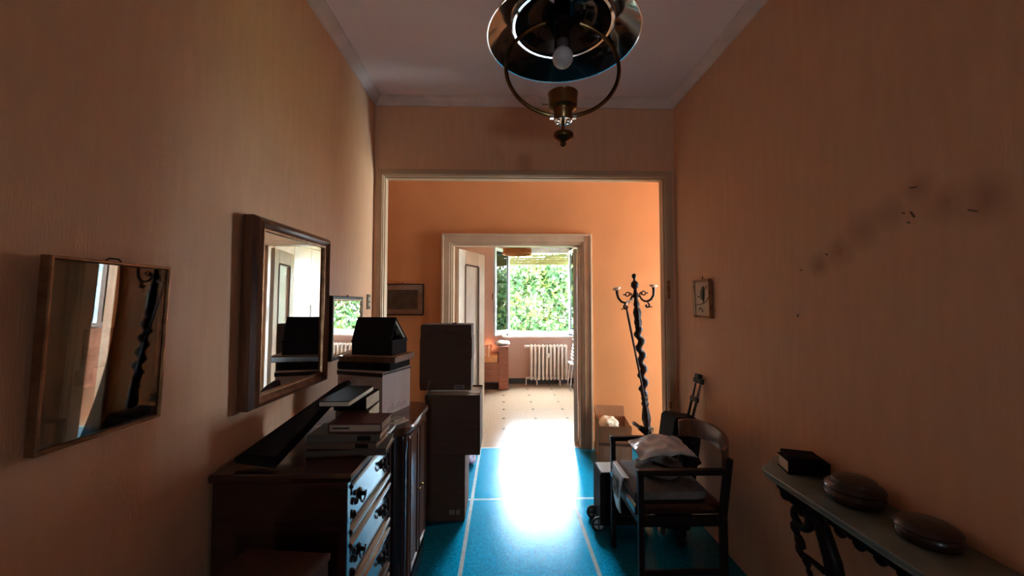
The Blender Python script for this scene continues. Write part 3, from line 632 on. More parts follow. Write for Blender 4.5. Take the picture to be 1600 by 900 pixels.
# ---------------------------------------------------------------- books on the chest
def book(label, loc, dims, rot, cover, group='books piled on the chest', name='book'):
    # local: x length of spine side facing -y, y depth, z thickness; spine at -y, fore edge at +y, trimmed ends at +-x
    w, d, h = dims; t = thing(name, label, 'book', loc, rot, group); c = 0.0028
    b = MB(); b.box((-w / 2, -d / 2, 0), (w / 2, d / 2, c)); b.box((-w / 2, -d / 2, h - c), (w / 2, d / 2, h)); b.box((-w / 2, -d / 2, c), (w / 2, -d / 2 + c, h - c))
    obj('cover', b, cover, t, bevel=0.0008)
    obj('page_block', MB().box((-w / 2 + 0.004, -d / 2 + c, c), (w / 2 - 0.004, d / 2 - 0.005, h - c)), M_PAPER, t)
    return t
def bk(label, x, y, z, dims, rz, cover): return book(label, (x, y, z), dims, (0, 0, R(rz)), cover)
M_GREYC = mat('dull_brown_cloth', (0.075, 0.048, 0.034), 0.7)
b1 = bk('wide flat dark book at the bottom of the pile on the chest', -0.600, 1.565, CT + 0.001, (0.29, 0.17, 0.026), 6, M_GREYC)
b2 = bk('old brown book with dark spine label, second from the bottom of the pile', -0.612, 1.560, CT + 0.028, (0.27, 0.15, 0.025), -2, M_BRN)
obj('spine_label', MB().box((0.055, -0.0755, 0.004), (0.105, -0.0752, 0.021)), M_BLACK, b2)
b3 = bk('grey green book with dark spine label directly under the red book', -0.606, 1.562, CT + 0.054, (0.27, 0.155, 0.027), 2, M_GREYB)
obj('spine_label', MB().box((0.05, -0.0780, 0.004), (0.10, -0.0777, 0.022)), M_BLACK, b3)
b4 = bk('red covered paperback lying on top of the book pile', -0.570, 1.575, CT + 0.082, (0.205, 0.14, 0.036), 0, M_RED)
obj('spine_label', MB().box((-0.095, -0.0705, 0.006), (0.098, -0.0702, 0.030)), mat('pale_spine', (0.40, 0.30, 0.22), 0.7), b4)
obj('spine_title', MB().box((-0.085, -0.0709, 0.014), (-0.02, -0.0706, 0.021)), M_INK, b4)
# second pile behind, with the slanting folder and the bright-edged book
bk('thick dark book at the bottom of the rear pile on the chest', -0.655, 1.765, CT + 0.001, (0.15, 0.18, 0.06), 0, M_GREYC)
bk('dark red brown book in the middle of the rear pile on the chest', -0.650, 1.765, CT + 0.062, (0.14, 0.18, 0.055), 3, M_BRN)
bk('black book right under the bright edged book of the rear pile', -0.655, 1.765, CT + 0.118, (0.14, 0.17, 0.056), -2, M_BLACK)
t = thing('book', 'flat dark book with bright page edge on top of the rear pile', 'book', (-0.66, 1.665, CT + 0.175), (0, 0, 0), 'books piled on the chest')
b = MB(); b.box((-0.06, -0.14, 0.0), (0.06, 0.14, 0.003)); b.box((-0.06, -0.14, 0.019), (0.06, 0.14, 0.022)); b.box((-0.06, -0.14, 0.003), (-0.057, 0.14, 0.019)); obj('cover', b, M_BLACK, t)
obj('page_block', MB().box((-0.056, -0.138, 0.003), (0.0585, 0.138, 0.019)), mat('bright_page_edge', (0.80, 0.68, 0.54), 0.8), t)
t = thing('garment_folder', 'long black folder slanting from the chest top up along the wall', 'folder', (-0.86, 1.40, 0.9325), (R(17), 0, 0))
obj('cover', MB().prism([(-0.09, 0.0), (0.07, -0.03), (0.10, 0.38), (0.118, 0.50), (0.112, 0.555), (0.092, 0.57), (0.06, 0.53)], 0, 0.022), M_BLACK, t, bevel=0.006)
obj('flap', MB().prism([(-0.06, 0.02), (0.06, 0.0), (0.09, 0.36), (0.06, 0.42)], 0.0225, 0.030), M_CASE, t, bevel=0.003)
# magazines on the sideboard edge
for k, (dx, rz, m, lb) in enumerate(((0, 30, M_LABEL, 'grey magazine at the bottom of the small stack on the sideboard edge'), (0.008, 25, M_PAPER, 'cream magazine in the middle of the small stack on the sideboard edge'), (-0.01, 34, M_GREYP, 'grey printed magazine on top of the small stack on the sideboard edge'))):
    o = obj('magazine', MB().box((-0.07, -0.05, 0), (0.07, 0.05, 0.008)), m, loc=(-0.575 + dx, 1.98, ST + 0.001 + k * 0.009), rot=(0, 0, R(rz + 30)), bevel=0.001); tag(o, lb, 'magazine', 'magazines on the sideboard')

# white carton on the sideboard
t = thing('white_carton', 'off white carton with handwriting standing on the sideboard', 'box', (-0.745, 2.265, ST), (0, 0, R(-20)))
cw, cd, ch = 0.30, 0.26, 0.24
obj('body', MB().box((-cw / 2, -cd / 2, 0.001), (cw / 2, cd / 2, ch - 0.012)), M_WBOX, t, bevel=0.002)
obj('lid', MB().box((-cw / 2 - 0.004, -cd / 2 - 0.004, ch - 0.011), (cw / 2 + 0.004, cd / 2 + 0.004, ch)), M_WBOX, t, bevel=0.002)
b = MB(); b.box((-cw / 2, -cd / 2 - 0.006, ch - 0.024), (cw / 2 + 0.004, -cd / 2 - 0.0045, ch - 0.004)); b.box((cw / 2 + 0.0045, -cd / 2, ch - 0.014), (cw / 2 + 0.006, cd / 2, ch - 0.004))
obj('dark_edge_tape', b, M_INK, t)
def strokes(name, lines, r, parent, m=M_INK):
    b = MB()
    for l in lines: b.tube(l, r, 5)
    return obj(name, b, m, parent)
def arc(cx, cz, rx, rz, a0, a1, y, n=8): return [(cx + rx * math.cos(R(a0 + (a1 - a0) * k / n)), y, cz + rz * math.sin(R(a0 + (a1 - a0) * k / n))) for k in range(n + 1)]
yy = -cd / 2 - 0.0005; zb = 0.185
strokes('handwriting', [  # S A C C O
    arc(-0.122, zb + 0.009, 0.007, 0.007, 60, 270, yy) + arc(-0.122, zb - 0.006, 0.008, 0.008, 90, -130, yy),
    [(-0.108, yy, zb - 0.013), (-0.100, yy, zb + 0.014), (-0.092, yy, zb - 0.013)], [(-0.105, yy, zb - 0.003), (-0.094, yy, zb - 0.003)],
    arc(-0.076, zb, 0.009, 0.013, 60, 300, yy), arc(-0.055, zb - 0.002, 0.009, 0.013, 60, 300, yy), arc(-0.034, zb - 0.003, 0.009, 0.012, 0, 360, yy)], 0.0011, t)
strokes('printed_marks', [[(cw / 2 + 0.0005, -0.08 + k * 0.02, 0.02), (cw / 2 + 0.0005, -0.08 + k * 0.02, 0.035 + 0.01 * (k % 3))] for k in range(9)], 0.0008, t)

# black book / board / black boxes on the white carton
ZB = ST + ch + 0.001
rz = R(-14)
o = obj('black_ledger', MB().box((-0.165, -0.115, 0), (0.165, 0.115, 0.04)), M_BLACK, loc=(-0.755, 2.285, ZB), rot=(0, 0, rz), bevel=0.004); tag(o, 'black ledger lying directly on the white carton lid', 'book')
t = thing('wooden_board', 'thick reddish brown wooden board on the black ledger', 'board', (-0.735, 2.285, ZB + 0.041), (0, 0, rz))
obj('plank', MB().box((-0.18, -0.115, 0), (0.175, 0.115, 0.032)), M_WALNUT, t, bevel=0.003)
obj('paper_sheet', MB().box((-0.165, -0.10, 0.0325), (0.178, 0.11, 0.036)), M_CARDL, t)
t = thing('black_box', 'closed black box standing on the wooden board', 'box', (-0.725, 2.29, ZB + 0.078), (0, 0, rz))
obj('body', MB().box((-0.13, -0.085, 0), (0.125, 0.085, 0.066)), M_BLACK, t, bevel=0.002)
obj('lid', MB().box((-0.133, -0.088, 0.0665), (0.128, 0.088, 0.084)), M_BLACK, t, bevel=0.002)
t = thing('open_album', 'black photo album standing open like a tent on the black box', 'album', (-0.725, 2.29, ZB + 0.165), (0, 0, rz))
A = RX(0)
rg = 0.125
def cover_slab(yb, tk, nm, m, x0=-0.13, x1=0.12, top=rg, ins=0.0):
    v0 = Vector((0, yb, 0)); v1 = Vector((0, -0.035, top)); d = (v1 - v0); n = Vector((0, d.z, -d.y)).normalized() * (tk if yb > 0 else -tk)
    b = MB(); L = []
    for x in (x0, x1): L.append([tuple(v0 + d * ins + Vector((x, 0, 0))), tuple(v1 - d * ins + Vector((x, 0, 0))), tuple(v1 - d * ins - n + Vector((x, 0, 0))), tuple(v0 + d * ins - n + Vector((x, 0, 0)))])
    b.loops(L, cap=True); return obj(nm, b, m, t)
cover_slab(-0.085, 0.006, 'cover', M_BLACK)
cover_slab(0.09, 0.006, 'cover', M_BLACK)
o = cover_slab(0.082, 0.012, 'page_block', mat('bright_page_edge', (0.8, 0.68, 0.54)), x1=0.116, top=rg - 0.01, ins=0.04)
# glossy photos inside
o = cover_slab(0.064, 0.002, 'photo', M_GREYP, x0=-0.05, x1=0.112, top=rg - 0.03, ins=0.05)

# box tower
def carton(name, label, loc, dims, rz, m, group=None):
    t = thing(name, label, 'box', loc, (0, 0, R(rz)), group); w, d, h = dims; k = 0.004
    b = MB(); b.box((-w / 2, -d / 2, 0.0005), (w / 2, -d / 2 + k, h)); b.box((-w / 2, d / 2 - k, 0.0005), (w / 2, d / 2, h)); b.box((-w / 2, -d / 2 + k, 0.0005), (-w / 2 + k, d / 2 - k, h)); b.box((w / 2 - k, -d / 2 + k, 0.0005), (w / 2, d / 2 - k, h)); b.box((-w / 2 + k, -d / 2 + k, 0.0005), (w / 2 - k, d / 2 - k, k))
    obj('body', b, m, t)
    return t
def flap(t, x0, x1, y0, y1, z, ang, axis, m, piv):
    w = MB().box((x0, y0, 0), (x1, y1, 0.004)); o = obj('flap', w, m, t, loc=piv, rot=(R(ang), 0, 0) if axis == 'x' else (0, R(ang), 0)); return o
GB = 'cardboard boxes stacked in a tower'
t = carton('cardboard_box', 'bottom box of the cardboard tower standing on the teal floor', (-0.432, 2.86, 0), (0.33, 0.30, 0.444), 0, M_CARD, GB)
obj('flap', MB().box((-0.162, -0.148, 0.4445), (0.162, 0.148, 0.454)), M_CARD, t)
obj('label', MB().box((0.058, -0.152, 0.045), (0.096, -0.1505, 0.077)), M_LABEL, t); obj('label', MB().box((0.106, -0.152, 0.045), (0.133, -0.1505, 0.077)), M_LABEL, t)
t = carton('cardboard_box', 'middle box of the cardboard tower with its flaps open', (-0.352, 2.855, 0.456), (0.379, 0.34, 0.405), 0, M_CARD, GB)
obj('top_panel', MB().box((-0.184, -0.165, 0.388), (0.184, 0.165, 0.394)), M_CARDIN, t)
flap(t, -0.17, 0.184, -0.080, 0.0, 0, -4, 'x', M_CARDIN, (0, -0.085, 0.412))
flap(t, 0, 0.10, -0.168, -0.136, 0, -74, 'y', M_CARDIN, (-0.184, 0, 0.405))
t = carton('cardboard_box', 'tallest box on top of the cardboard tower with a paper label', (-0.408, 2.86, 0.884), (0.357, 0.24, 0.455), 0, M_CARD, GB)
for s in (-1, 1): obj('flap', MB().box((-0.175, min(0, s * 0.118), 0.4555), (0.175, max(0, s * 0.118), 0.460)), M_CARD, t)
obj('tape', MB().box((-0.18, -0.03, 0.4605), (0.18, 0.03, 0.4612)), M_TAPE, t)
obj('side_lug', MB().box((0.1787, -0.115, 0.22), (0.183, 0.10, 0.37)), M_CARD, t); obj('side_lug', MB().box((-0.184, -0.115, 0.02), (-0.1787, 0.10, 0.36)), M_CARD, t)
yy = -0.1212
lg = D.objects.new('print', None); link(lg, t); lg.scale = (1.066, 1, 1.066)
b = MB(); b.tube([(-0.115 + 0.026 * math.cos(a), yy, 0.365 + 0.026 * math.sin(a)) for a in [2 * PI * k / 24 for k in range(24)]], 0.0014, 5, closed=True); b.tube([(-0.133, yy, 0.367), (-0.120, yy, 0.376), (-0.112, yy, 0.358), (-0.097, yy, 0.366)], 0.0018, 5); b.tube([(-0.13, yy, 0.355), (-0.10, yy, 0.352)], 0.0014, 5)
obj('round_logo', b, M_INK, lg)
for (xa, xb, z) in ((-0.075, -0.04, 0.372), (-0.01, 0.05, 0.377), (0.04, 0.14, 0.305), (-0.14, -0.08, 0.178), (-0.075, -0.055, 0.176), (-0.04, -0.02, 0.18)):
    n = max(2, int((xb - xa) / 0.008)); b = MB()
    for k in range(n): b.cbox((xa + (xb - xa) * (k + 0.5) / n, yy, z), (0.006, 0.001, 0.008 + 0.004 * (k % 2)))
    obj('printed_text', b, M_INK, lg)
obj('label', MB().box((0.055, yy - 0.001, 0.008), (0.125, yy + 0.001, 0.036)), M_LABEL, lg)
b = MB()
for k in range(4): b.cbox((0.066 + k * 0.004, yy - 0.0012, 0.022), (0.002, 0.001, 0.018))
for k in range(6): b.cbox((0.09 + (k % 3) * 0.008, yy - 0.0012, 0.016 + (k // 3) * 0.011), (0.006, 0.001, 0.006))
obj('label_print', b, M_INK, lg)
obj('small_cap', MB().box((0.03, 0.0, 0.4615), (0.06, 0.03, 0.467)), M_BLACK, t)

# pale low box in front of the chest
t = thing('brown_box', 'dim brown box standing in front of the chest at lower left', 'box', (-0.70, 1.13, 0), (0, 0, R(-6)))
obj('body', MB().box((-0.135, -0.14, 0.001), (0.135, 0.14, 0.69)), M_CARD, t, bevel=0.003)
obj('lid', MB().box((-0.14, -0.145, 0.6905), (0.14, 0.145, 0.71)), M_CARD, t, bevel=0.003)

# crumpled bags by the tower
def crumple(name, label, cat, loc, rx, ry, rz, m, seed, group=None, n=2):
    rr = random.Random(seed); bm = bmesh.new(); bmesh.ops.create_icosphere(bm, subdivisions=4, radius=1)
    me = D.meshes.new(name)
    import mathutils.noise as nz
    for v in bm.verts:
        p = v.co.copy(); d = 1 + 0.28 * nz.noise(p * 1.7 + Vector((seed, 0, 0))) + 0.16 * abs(nz.noise(p * 4 + Vector((0, seed, 0)))) + 0.07 * nz.noise(p * 9)
        v.co = Vector((p.x * rx * d, p.y * ry * d, max(-1.0, p.z * d) * rz + rz))
    bm.to_mesh(me); bm.free(); me.materials.append(m); me.polygons.foreach_set('use_smooth', [True] * len(me.polygons))
    o = D.objects.new(name, me); link(o); o.location = loc; tag(o, label, cat, group)
    return o
crumple('plastic_bag', 'crumpled lilac plastic bag on the floor behind the box tower', 'bag', (-0.36, 3.66, 0), 0.10, 0.09, 0.07, M_LILAC, 3)
crumple('plastic_bag', 'small lilac and white bag at the foot of the left door leaf', 'bag', (-0.33, 4.30, 0), 0.075, 0.09, 0.055, M_LILAC, 7)

# ================================================================ RIGHT SIDE: chair group
t = thing('armchair', 'dark wooden armchair with curved backrest against the right wall', 'chair', (0.93, 2.17, 0), (0, 0, 0))
fx, bx_, hy = -0.265, 0.16, 0.24
AH = 0.672
for s in (-1, 1):
    obj('leg', MB().box((fx, s * hy - 0.014, 0), (fx + 0.028, s * hy + 0.014, AH - 0.028)), M_DARKW, t, bevel=0.004)
    obj('leg', MB().loops([[(bx_ - 0.016, s * hy - 0.016, z), (bx_ + 0.016, s * hy - 0.016, z), (bx_ + 0.016, s * hy + 0.016, z), (bx_ - 0.016, s * hy + 0.016, z)] if z < 0.5 else [(bx_ - 0.016 + 0.035, s * hy - 0.016, z), (bx_ + 0.016 + 0.035, s * hy - 0.016, z), (bx_ + 0.016 + 0.035, s * hy + 0.016, z), (bx_ - 0.016 + 0.035, s * hy + 0.016, z)] for z in (0, 0.45, 0.72)], cap=True), M_DARKW, t, bevel=0.003)
    obj('armrest', MB().box((fx - 0.004, s * hy - 0.018, AH - 0.028), (bx_ + 0.04, s * hy + 0.018, AH)), M_DARKW, t, bevel=0.005)
    obj('side_rail', MB().box((fx + 0.028, s * hy - 0.010, 0.395), (bx_ - 0.016, s * hy + 0.010, 0.445)), M_DARKW, t, bevel=0.003)
    obj('stretcher', MB().box((fx + 0.028, s * hy - 0.009, 0.16), (bx_ - 0.016, s * hy + 0.009, 0.185)), M_DARKW, t, bevel=0.003)
obj('seat', MB().loops([[(x, y, z) for x, y in rounded(fx - 0.01 + e, -hy + 0.018 + e, bx_ + 0.02 - e, hy - 0.018 - e, 0.03)] for e, z in ((0.006, 0.44), (0, 0.447), (0, 0.475), (0.012, 0.487))], cap=True), M_MAHOG, t, smooth=True)
L = []
for k in range(17):
    a = R(-78 + 156 * k / 16); cx = bx_ - 0.02 + 0.115 * math.cos(a); cyy = (hy + 0.004) * math.sin(a) / math.sin(R(78)); z0 = 0.655 + 0.05 * math.cos(a)
    nx, ny = math.cos(a) * 0.010, math.sin(a) * 0.010
    L.append([(cx - nx, cyy - ny, z0), (cx + nx, cyy + ny, z0), (cx + nx * 1.3, cyy + ny, z0 + 0.10), (cx - nx * 0.7, cyy - ny, z0 + 0.10)])
obj('backrest', MB().loops(L, cap=True), M_WALNUT, t, smooth=True)
obj('front_rail', MB().box((fx + 0.004, -hy + 0.014, 0.395), (fx + 0.024, hy - 0.014, 0.44)), M_DARKW, t, bevel=0.003)

# cushion slipping off the front of the chair seat
def cush(u, v):
    a = -0.5 + u; x = 0.665 + 0.30 * u - 0.02; y = 2.01 + 0.30 * v
    z = 0.492 + 0.10 * (v - 0.5) * 0 + 0.035 * math.sin(PI * u) * math.sin(PI * v)
    return (x, y, z)
o = obj('seat_cushion', MB().loops([[(x, y, z) for x, y in rounded(0.655 + e, 1.965 + e, 1.05 - e, 2.375 - e, 0.05)] for e, z in ((0.03, 0.4885), (0.004, 0.505), (0, 0.52), (0.008, 0.54), (0.05, 0.552))], cap=True), M_FABRIC, smooth=True); tag(o, 'thin grey cushion lying on the dark armchair seat', 'cushion')
# pale document wallet hanging over the chair's front edge
t = thing('document_wallet', 'pale blue grey wallet hanging over the front edge of the armchair', 'folder', (0.650, 2.20, 0.44), (0, 0, 0))
pr = [(0.018, 0.125), (-0.004, 0.122), (-0.010, 0.09), (-0.014, 0.03), (-0.010, -0.05), (0.0, -0.11)]
L = [[(x - 0.004, -0.13 + 0.02 * k, z), (x + 0.004, -0.13 + 0.02 * k, z), (x + 0.004, 0.10 - 0.012 * k, z), (x - 0.004, 0.10 - 0.012 * k, z)] for k, (x, z) in enumerate(pr)]
obj('wallet', MB().loops(L, cap=True), M_PALE, t, bevel=0.002)
obj('printed_card', MB().box((-0.0215, -0.05, -0.02), (-0.0195, 0.05, 0.08)), M_GREYP, t)

# bags and clothes on the chair
o = crumple('clothes_bundle', 'bundled grey clothes heaped on the chair under the folded bag', 'clothes', (0.865, 2.17, 0.553), 0.12, 0.13, 0.042, M_FABRIC, 11)
def bag(u, v):
    x = 0.735 + 0.30 * u; y = 2.06 + 0.22 * v; e = (math.sin(PI * u) * math.sin(PI * v)) ** 0.3
    return (x, y, 0.675 + 0.045 * math.sin(PI * min(1, u * 1.15)) + 0.016 * v + 0.006 * math.sin(11 * u + 3 * v))
t = thing('folded_bag', 'folded cloudy plastic bag lying across the clothes and armrests of the chair', 'bag', (0.885, 2.17, 0.638))
b = MB(); n, mm = 30, 22; top = []; 
def bagp(u, v, s):
    x = -0.155 + 0.31 * u; y = -0.12 + 0.23 * v + 0.02 * u; th = 0.02 * (max(0.0, math.sin(PI * u)) ** 0.4) * (max(0.0, math.sin(PI * v)) ** 0.4)
    z = 0.028 + 0.026 * math.sin(PI * u * 0.95) + 0.02 * v + 0.004 * math.sin(9 * u + 4 * v) * s + 0.016 * mnoise.noise(Vector((u * 5, v * 4, 2.0))) + 0.007 * abs(mnoise.noise(Vector((u * 12, v * 9, 5.0))))
    return (x, y, z + s * th)
b.grid(lambda u, v: bagp(u, v, 1), n, mm); b.grid(lambda u, v: bagp(u, v, -1), n, mm)
obj('film', b, M_PLASTIC, t, smooth=True)
b = MB(); b.tube([(-0.10, -0.125, 0.02), (-0.02, -0.15, 0.0), (0.08, -0.15, -0.005), (0.16, -0.11, 0.01), (0.18, -0.02, 0.03)], 0.008, 8)
obj('strap', b, M_BLACK, t, smooth=True)
t = thing('folding_umbrella', 'black folding umbrella with a pale handle leaning on the far armrest', 'umbrella', (0.90, 2.36, 0.685), (0, 0, 0))
obj('canopy', MB().tube([(0.02, 0.0, -0.01), (-0.03, -0.01, 0.025), (-0.075, -0.02, 0.06)], [0.014, 0.019, 0.016], 10), M_CASE, t, smooth=True)
obj('handle', MB().tube([(-0.075, -0.02, 0.06), (-0.115, -0.028, 0.09), (-0.12, -0.029, 0.094)], [0.010, 0.012, 0.009], 10), M_STEEL, t, smooth=True)
obj('strap', MB().tube([(-0.03, -0.03, 0.03), (-0.02, -0.035, 0.055), (0.0, -0.03, 0.06), (0.005, -0.015, 0.03)], 0.003, 6), M_PALE, t, smooth=True)

# luggage with a telescopic handle leaning in the corner behind the chair
t = thing('upright_suitcase', 'black upright suitcase with telescopic handle against the right wall', 'suitcase', (1.095, 2.57, 0.008), (0, R(8), R(0)))
obj('shell', MB().loops([[(x, y, z) for x, y in rounded(-0.105 + e, -0.10 + e, 0.09 - e, 0.10 - e, 0.025)] for e, z in ((0.015, 0.045), (0, 0.06), (0, 0.72), (0.015, 0.745))], cap=True), M_CASE, t, smooth=True)
obj('front_pocket', MB().box((-0.12, -0.085, 0.10), (-0.1055, 0.085, 0.52)), M_CASE, t, bevel=0.008)
for s in (-1, 1): obj('wheel', MB().lathe([(0, -0.012), (0.022, -0.012), (0.025, -0.006), (0.025, 0.006), (0.022, 0.012), (0, 0.012)], 16, T(0.05, s * 0.07, 0.022) @ RX(90)), M_RUBBER, t, smooth=True)
for s in (-1, 1): obj('foot', MB().box((-0.09, s * 0.06 - 0.01, -0.004), (-0.06, s * 0.06 + 0.01, 0.046)), M_RUBBER, t)
for s in (-1, 1):
    b = MB(); b.tube([(0.045, s * 0.03, 0.74), (0.060, s * 0.03, 0.86)], 0.009, 8); b.tube([(0.060, s * 0.03, 0.86), (0.073, s * 0.03, 0.97)], 0.0065, 8)
    obj('telescopic_tube', b, M_RUBBER if s > 0 else M_MAHOG, t, smooth=True)
b = MB(); b.cbox((0.074, 0, 0.99), (0.028, 0.10, 0.035)); b.cbox((0.070, 0, 1.02), (0.036, 0.05, 0.03))
obj('grip', b, M_RUBBER, t, bevel=0.006)
b = MB(); b.cbox((0.060, 0, 0.865), (0.024, 0.085, 0.03)); obj('handle_collar', b, M_RUBBER, t, bevel=0.004)

# black wheeled case in front of the chair
t = thing('wheeled_case', 'low black wheeled case on the floor left of the armchair', 'suitcase', (0.80, 2.66, 0), (0, 0, R(0)))
obj('shell', MB().loops([[(x, y, z) for x, y in rounded(-0.165 + e, -0.09 + e, 0.165 - e, 0.09 - e, 0.02)] for e, z in ((0.01, 0.03), (0, 0.04), (0, 0.36), (0.008, 0.372))], cap=True), M_CASE, t, smooth=True)
obj('lid_panel', MB().box((-0.15, -0.082, 0.3725), (0.15, 0.082, 0.378)), M_PALE, t, bevel=0.002)
for s in (-1, 1):
    r = D.objects.new('wheel', None); link(r, t); r.location = (-0.172, s * 0.075, 0.04)
    obj('tyre', MB().ring([(0.04 + 0.008 * math.cos(a), 0.010 * math.sin(a)) for a in [2 * PI * k / 8 for k in range(8)]], 24, RX(90)), M_RUBBER, r, smooth=True)
    obj('hub', MB().lathe([(0, -0.007), (0.033, -0.005), (0.033, 0.005), (0, 0.007)], 20, RX(90)), M_PALE, r, smooth=True)
    obj('spokes', MB().box((-0.033, -0.008, -0.004), (0.033, 0.008, 0.004)).box((-0.004, -0.008, -0.033), (0.004, 0.008, 0.033)), M_RUBBER, r)

# open carton in the corridor
t = carton('open_carton', 'open tan carton with packing paper by the door frame', (1.05, 3.74, 0), (0.30, 0.36, 0.36), -8, M_CARDL)
flap(t, -0.14, 0.14, 0.0, 0.10, 0, 80, 'x', M_CARDL, (0, 0.176, 0.36)); flap(t, -0.10, 0.0, -0.17, 0.17, 0, 78, 'y', M_CARDL, (-0.146, 0, 0.36))
obj('contents_panel', MB().box((-0.14, -0.17, 0.25), (0.14, 0.17, 0.26)), M_CARDL, t)
obj('label', MB().box((-0.10, -0.1822, 0.05), (0.03, -0.1805, 0.17)), M_CARDIN, t); obj('label', MB().box((0.06, -0.1822, 0.05), (0.13, -0.1805, 0.17)), M_CARDIN, t)
obj('tape', MB().box((-0.15, -0.1822, 0.185), (0.15, -0.1805, 0.21)), M_TAPE, t)
crumple('packing_paper', 'crumpled pale packing paper sticking out of the open carton', 'paper', (1.02, 3.76, 0.262), 0.09, 0.10, 0.065, M_PAPER, 5)

# coat stand
t = thing('coat_stand', 'dark barley twist coat stand in front of the apricot wall', 'coat stand', (1.345, 3.55, 0), (0, R(-4.3), 0))
obj('base', MB().lathe([(0, 0.0), (0.075, 0.0), (0.075, 0.03), (0.06, 0.05), (0.035, 0.07), (0.03, 0.10), (0.04, 0.14), (0.045, 0.20), (0.03, 0.235), (0.036, 0.25), (0.026, 0.27)], 20), M_DARKW, t, smooth=True)
for k in range(3): obj('leg', MB().tube([(0.05, 0, 0.08), (0.10, 0, 0.07), (0.14, 0, 0.03), (0.155, 0, 0.012)], [0.02, 0.018, 0.014, 0.012], 8, mx=RZ(120 * k + 60)), M_DARKW, t, smooth=True)
L = []; n = 150
def zig(z0, z1, pts): return [(r, z0 + (z1 - z0) * q) for r, q in pts]
prof = [(0.026, 0.27), (0.036, 0.30), (0.042, 0.335), (0.040, 0.35), (0.030, 0.37), (0.036, 0.40), (0.044, 0.44), (0.040, 0.47), (0.026, 0.55), (0.036, 0.57), (0.036, 0.58), (0.026, 0.60), (0.034, 0.625), (0.026, 0.65)]
obj('lower_turning', MB().lathe(prof, 8), M_DARKW, t)
ns = 16
for k in range(n + 1):
    q = k / n; z = 0.65 + (1.28 - 0.65) * q; a = q * 2 * PI * 5.0; r = 0.033; off = 0.016 * min(1, q * 12, (1 - q) * 12)
    L.append([(off * math.cos(a) + r * math.cos(2 * PI * j / ns), off * math.sin(a) + r * math.sin(2 * PI * j / ns), z) for j in range(ns)])
obj('twisted_shaft', MB().loops(L, cap=True), M_DARKW, t, smooth=True)
obj('upper_turning', MB().lathe([(0.028, 1.28), (0.038, 1.325), (0.030, 1.36), (0.038, 1.40), (0.040, 1.415), (0.030, 1.45), (0.022, 1.46), (0.030, 1.49), (0.020, 1.53), (0.020, 1.56), (0.030, 1.575), (0.020, 1.60)], 8), M_DARKW, t)
obj('finial', MB().lathe([(0.018, 1.60), (0.014, 1.63), (0.034, 1.655), (0.036, 1.675), (0.030, 1.695), (0.012, 1.71), (0.010, 1.725), (0.020, 1.745), (0.022, 1.758), (0.015, 1.772), (0, 1.777)], 16), M_DARKW, t, smooth=True)
for s in (-1, 1):
    b = MB()
    b.tube([(s * x, 0, z) for x, z in ((0.015, 1.565), (0.04, 1.56), (0.05, 1.535), (0.075, 1.515), (0.105, 1.51), (0.14, 1.525), (0.165, 1.56), (0.172, 1.60), (0.172, 1.635))], [0.010, 0.009, 0.009, 0.010, 0.011, 0.011, 0.011, 0.012, 0.014], 8)
    b.tube([(s * (0.075 + 0.025 * math.cos(a) * (1 - q * 0.55)), 0, 1.585 + 0.026 * math.sin(a) * (1 - q * 0.55)) for q, a in [(k / 16, R(-150 + 420 * -(k / 16) + 0)) for k in range(17)]], 0.0055, 6)
    b.tube([(s * x, 0, z) for x, z in ((0.05, 1.60), (0.035, 1.585), (0.04, 1.55))], 0.006, 6)
    b.tube([(s * x, 0, z) for x, z in ((0.10, 1.585), (0.115, 1.588))], 0.006, 6)
    b.tube([(s * x, 0, z) for x, z in ((0.105, 1.505), (0.12, 1.475), (0.112, 1.455), (0.095, 1.458), (0.088, 1.470), (0.096, 1.478))], [0.006, 0.009, 0.009, 0.011, 0.012, 0.009], 6)
    b.tube([(s * x, 0, z) for x, z in ((0.118, 1.465), (0.135, 1.452), (0.145, 1.458))], 0.005, 6)
    obj('scroll_arm', b, M_DARKW, t, smooth=True)
    obj('hook_knob', MB().lathe([(0, -0.014), (0.018, -0.014), (0.034, -0.006), (0.036, 0.006), (0.026, 0.014), (0, 0.017)], 16, T(s * 0.172, 0, 1.648) @ RY(s * 12)), M_CREAMP, t, smooth=True)
t = thing('walking_stick', 'thin dark walking stick hooked on the left arm of the coat stand', 'stick', (1.345, 3.55, 0), (0, R(-4.3), 0))
obj('shaft', MB().tube([(-0.11, -0.035, 1.49), (-0.10, -0.035, 1.40), (-0.055, -0.055, 0.95), (-0.01, -0.06, 0.52)], [0.007, 0.011, 0.010, 0.007], 8), M_DARKW, t, smooth=True)
obj('crook', MB().tube([(-0.11, -0.035, 1.49), (-0.10, -0.035, 1.515), (-0.075, -0.03, 1.53), (-0.05, -0.03, 1.53), (-0.035, -0.03, 1.545)], 0.008, 8), M_STEEL, t, smooth=True)

# ================================================================ CONSOLE (right, near)
CZ = 0.80
t = thing('console_table', 'carved wooden console with grey marble top on the right wall', 'console', (1.34, 1.1, 0))
out = [(-0.002, 0.665), (-0.10, 0.665), (-0.13, 0.645), (-0.15, 0.615), (-0.235, 0.55), (-0.25, 0.52), (-0.252, 0.30), (-0.255, 0.0), (-0.252, -0.30), (-0.25, -0.52), (-0.235, -0.55), (-0.15, -0.615), (-0.10, -0.665), (-0.002, -0.665)]
def inset(e): return [(x + (e if x < -0.01 else 0), y - math.copysign(e, y) if abs(y) > 0.4 else y) for x, y in out]
obj('marble_top', MB().loops([[(x, y, z) for x, y in inset(e)] for e, z in ((0.012, CZ - 0.03), (0.004, CZ - 0.026), (0.004, CZ - 0.016), (0.0, CZ - 0.012), (0.0, CZ - 0.003), (0.003, CZ))], cap=True), M_MARBLE, t, smooth=True)
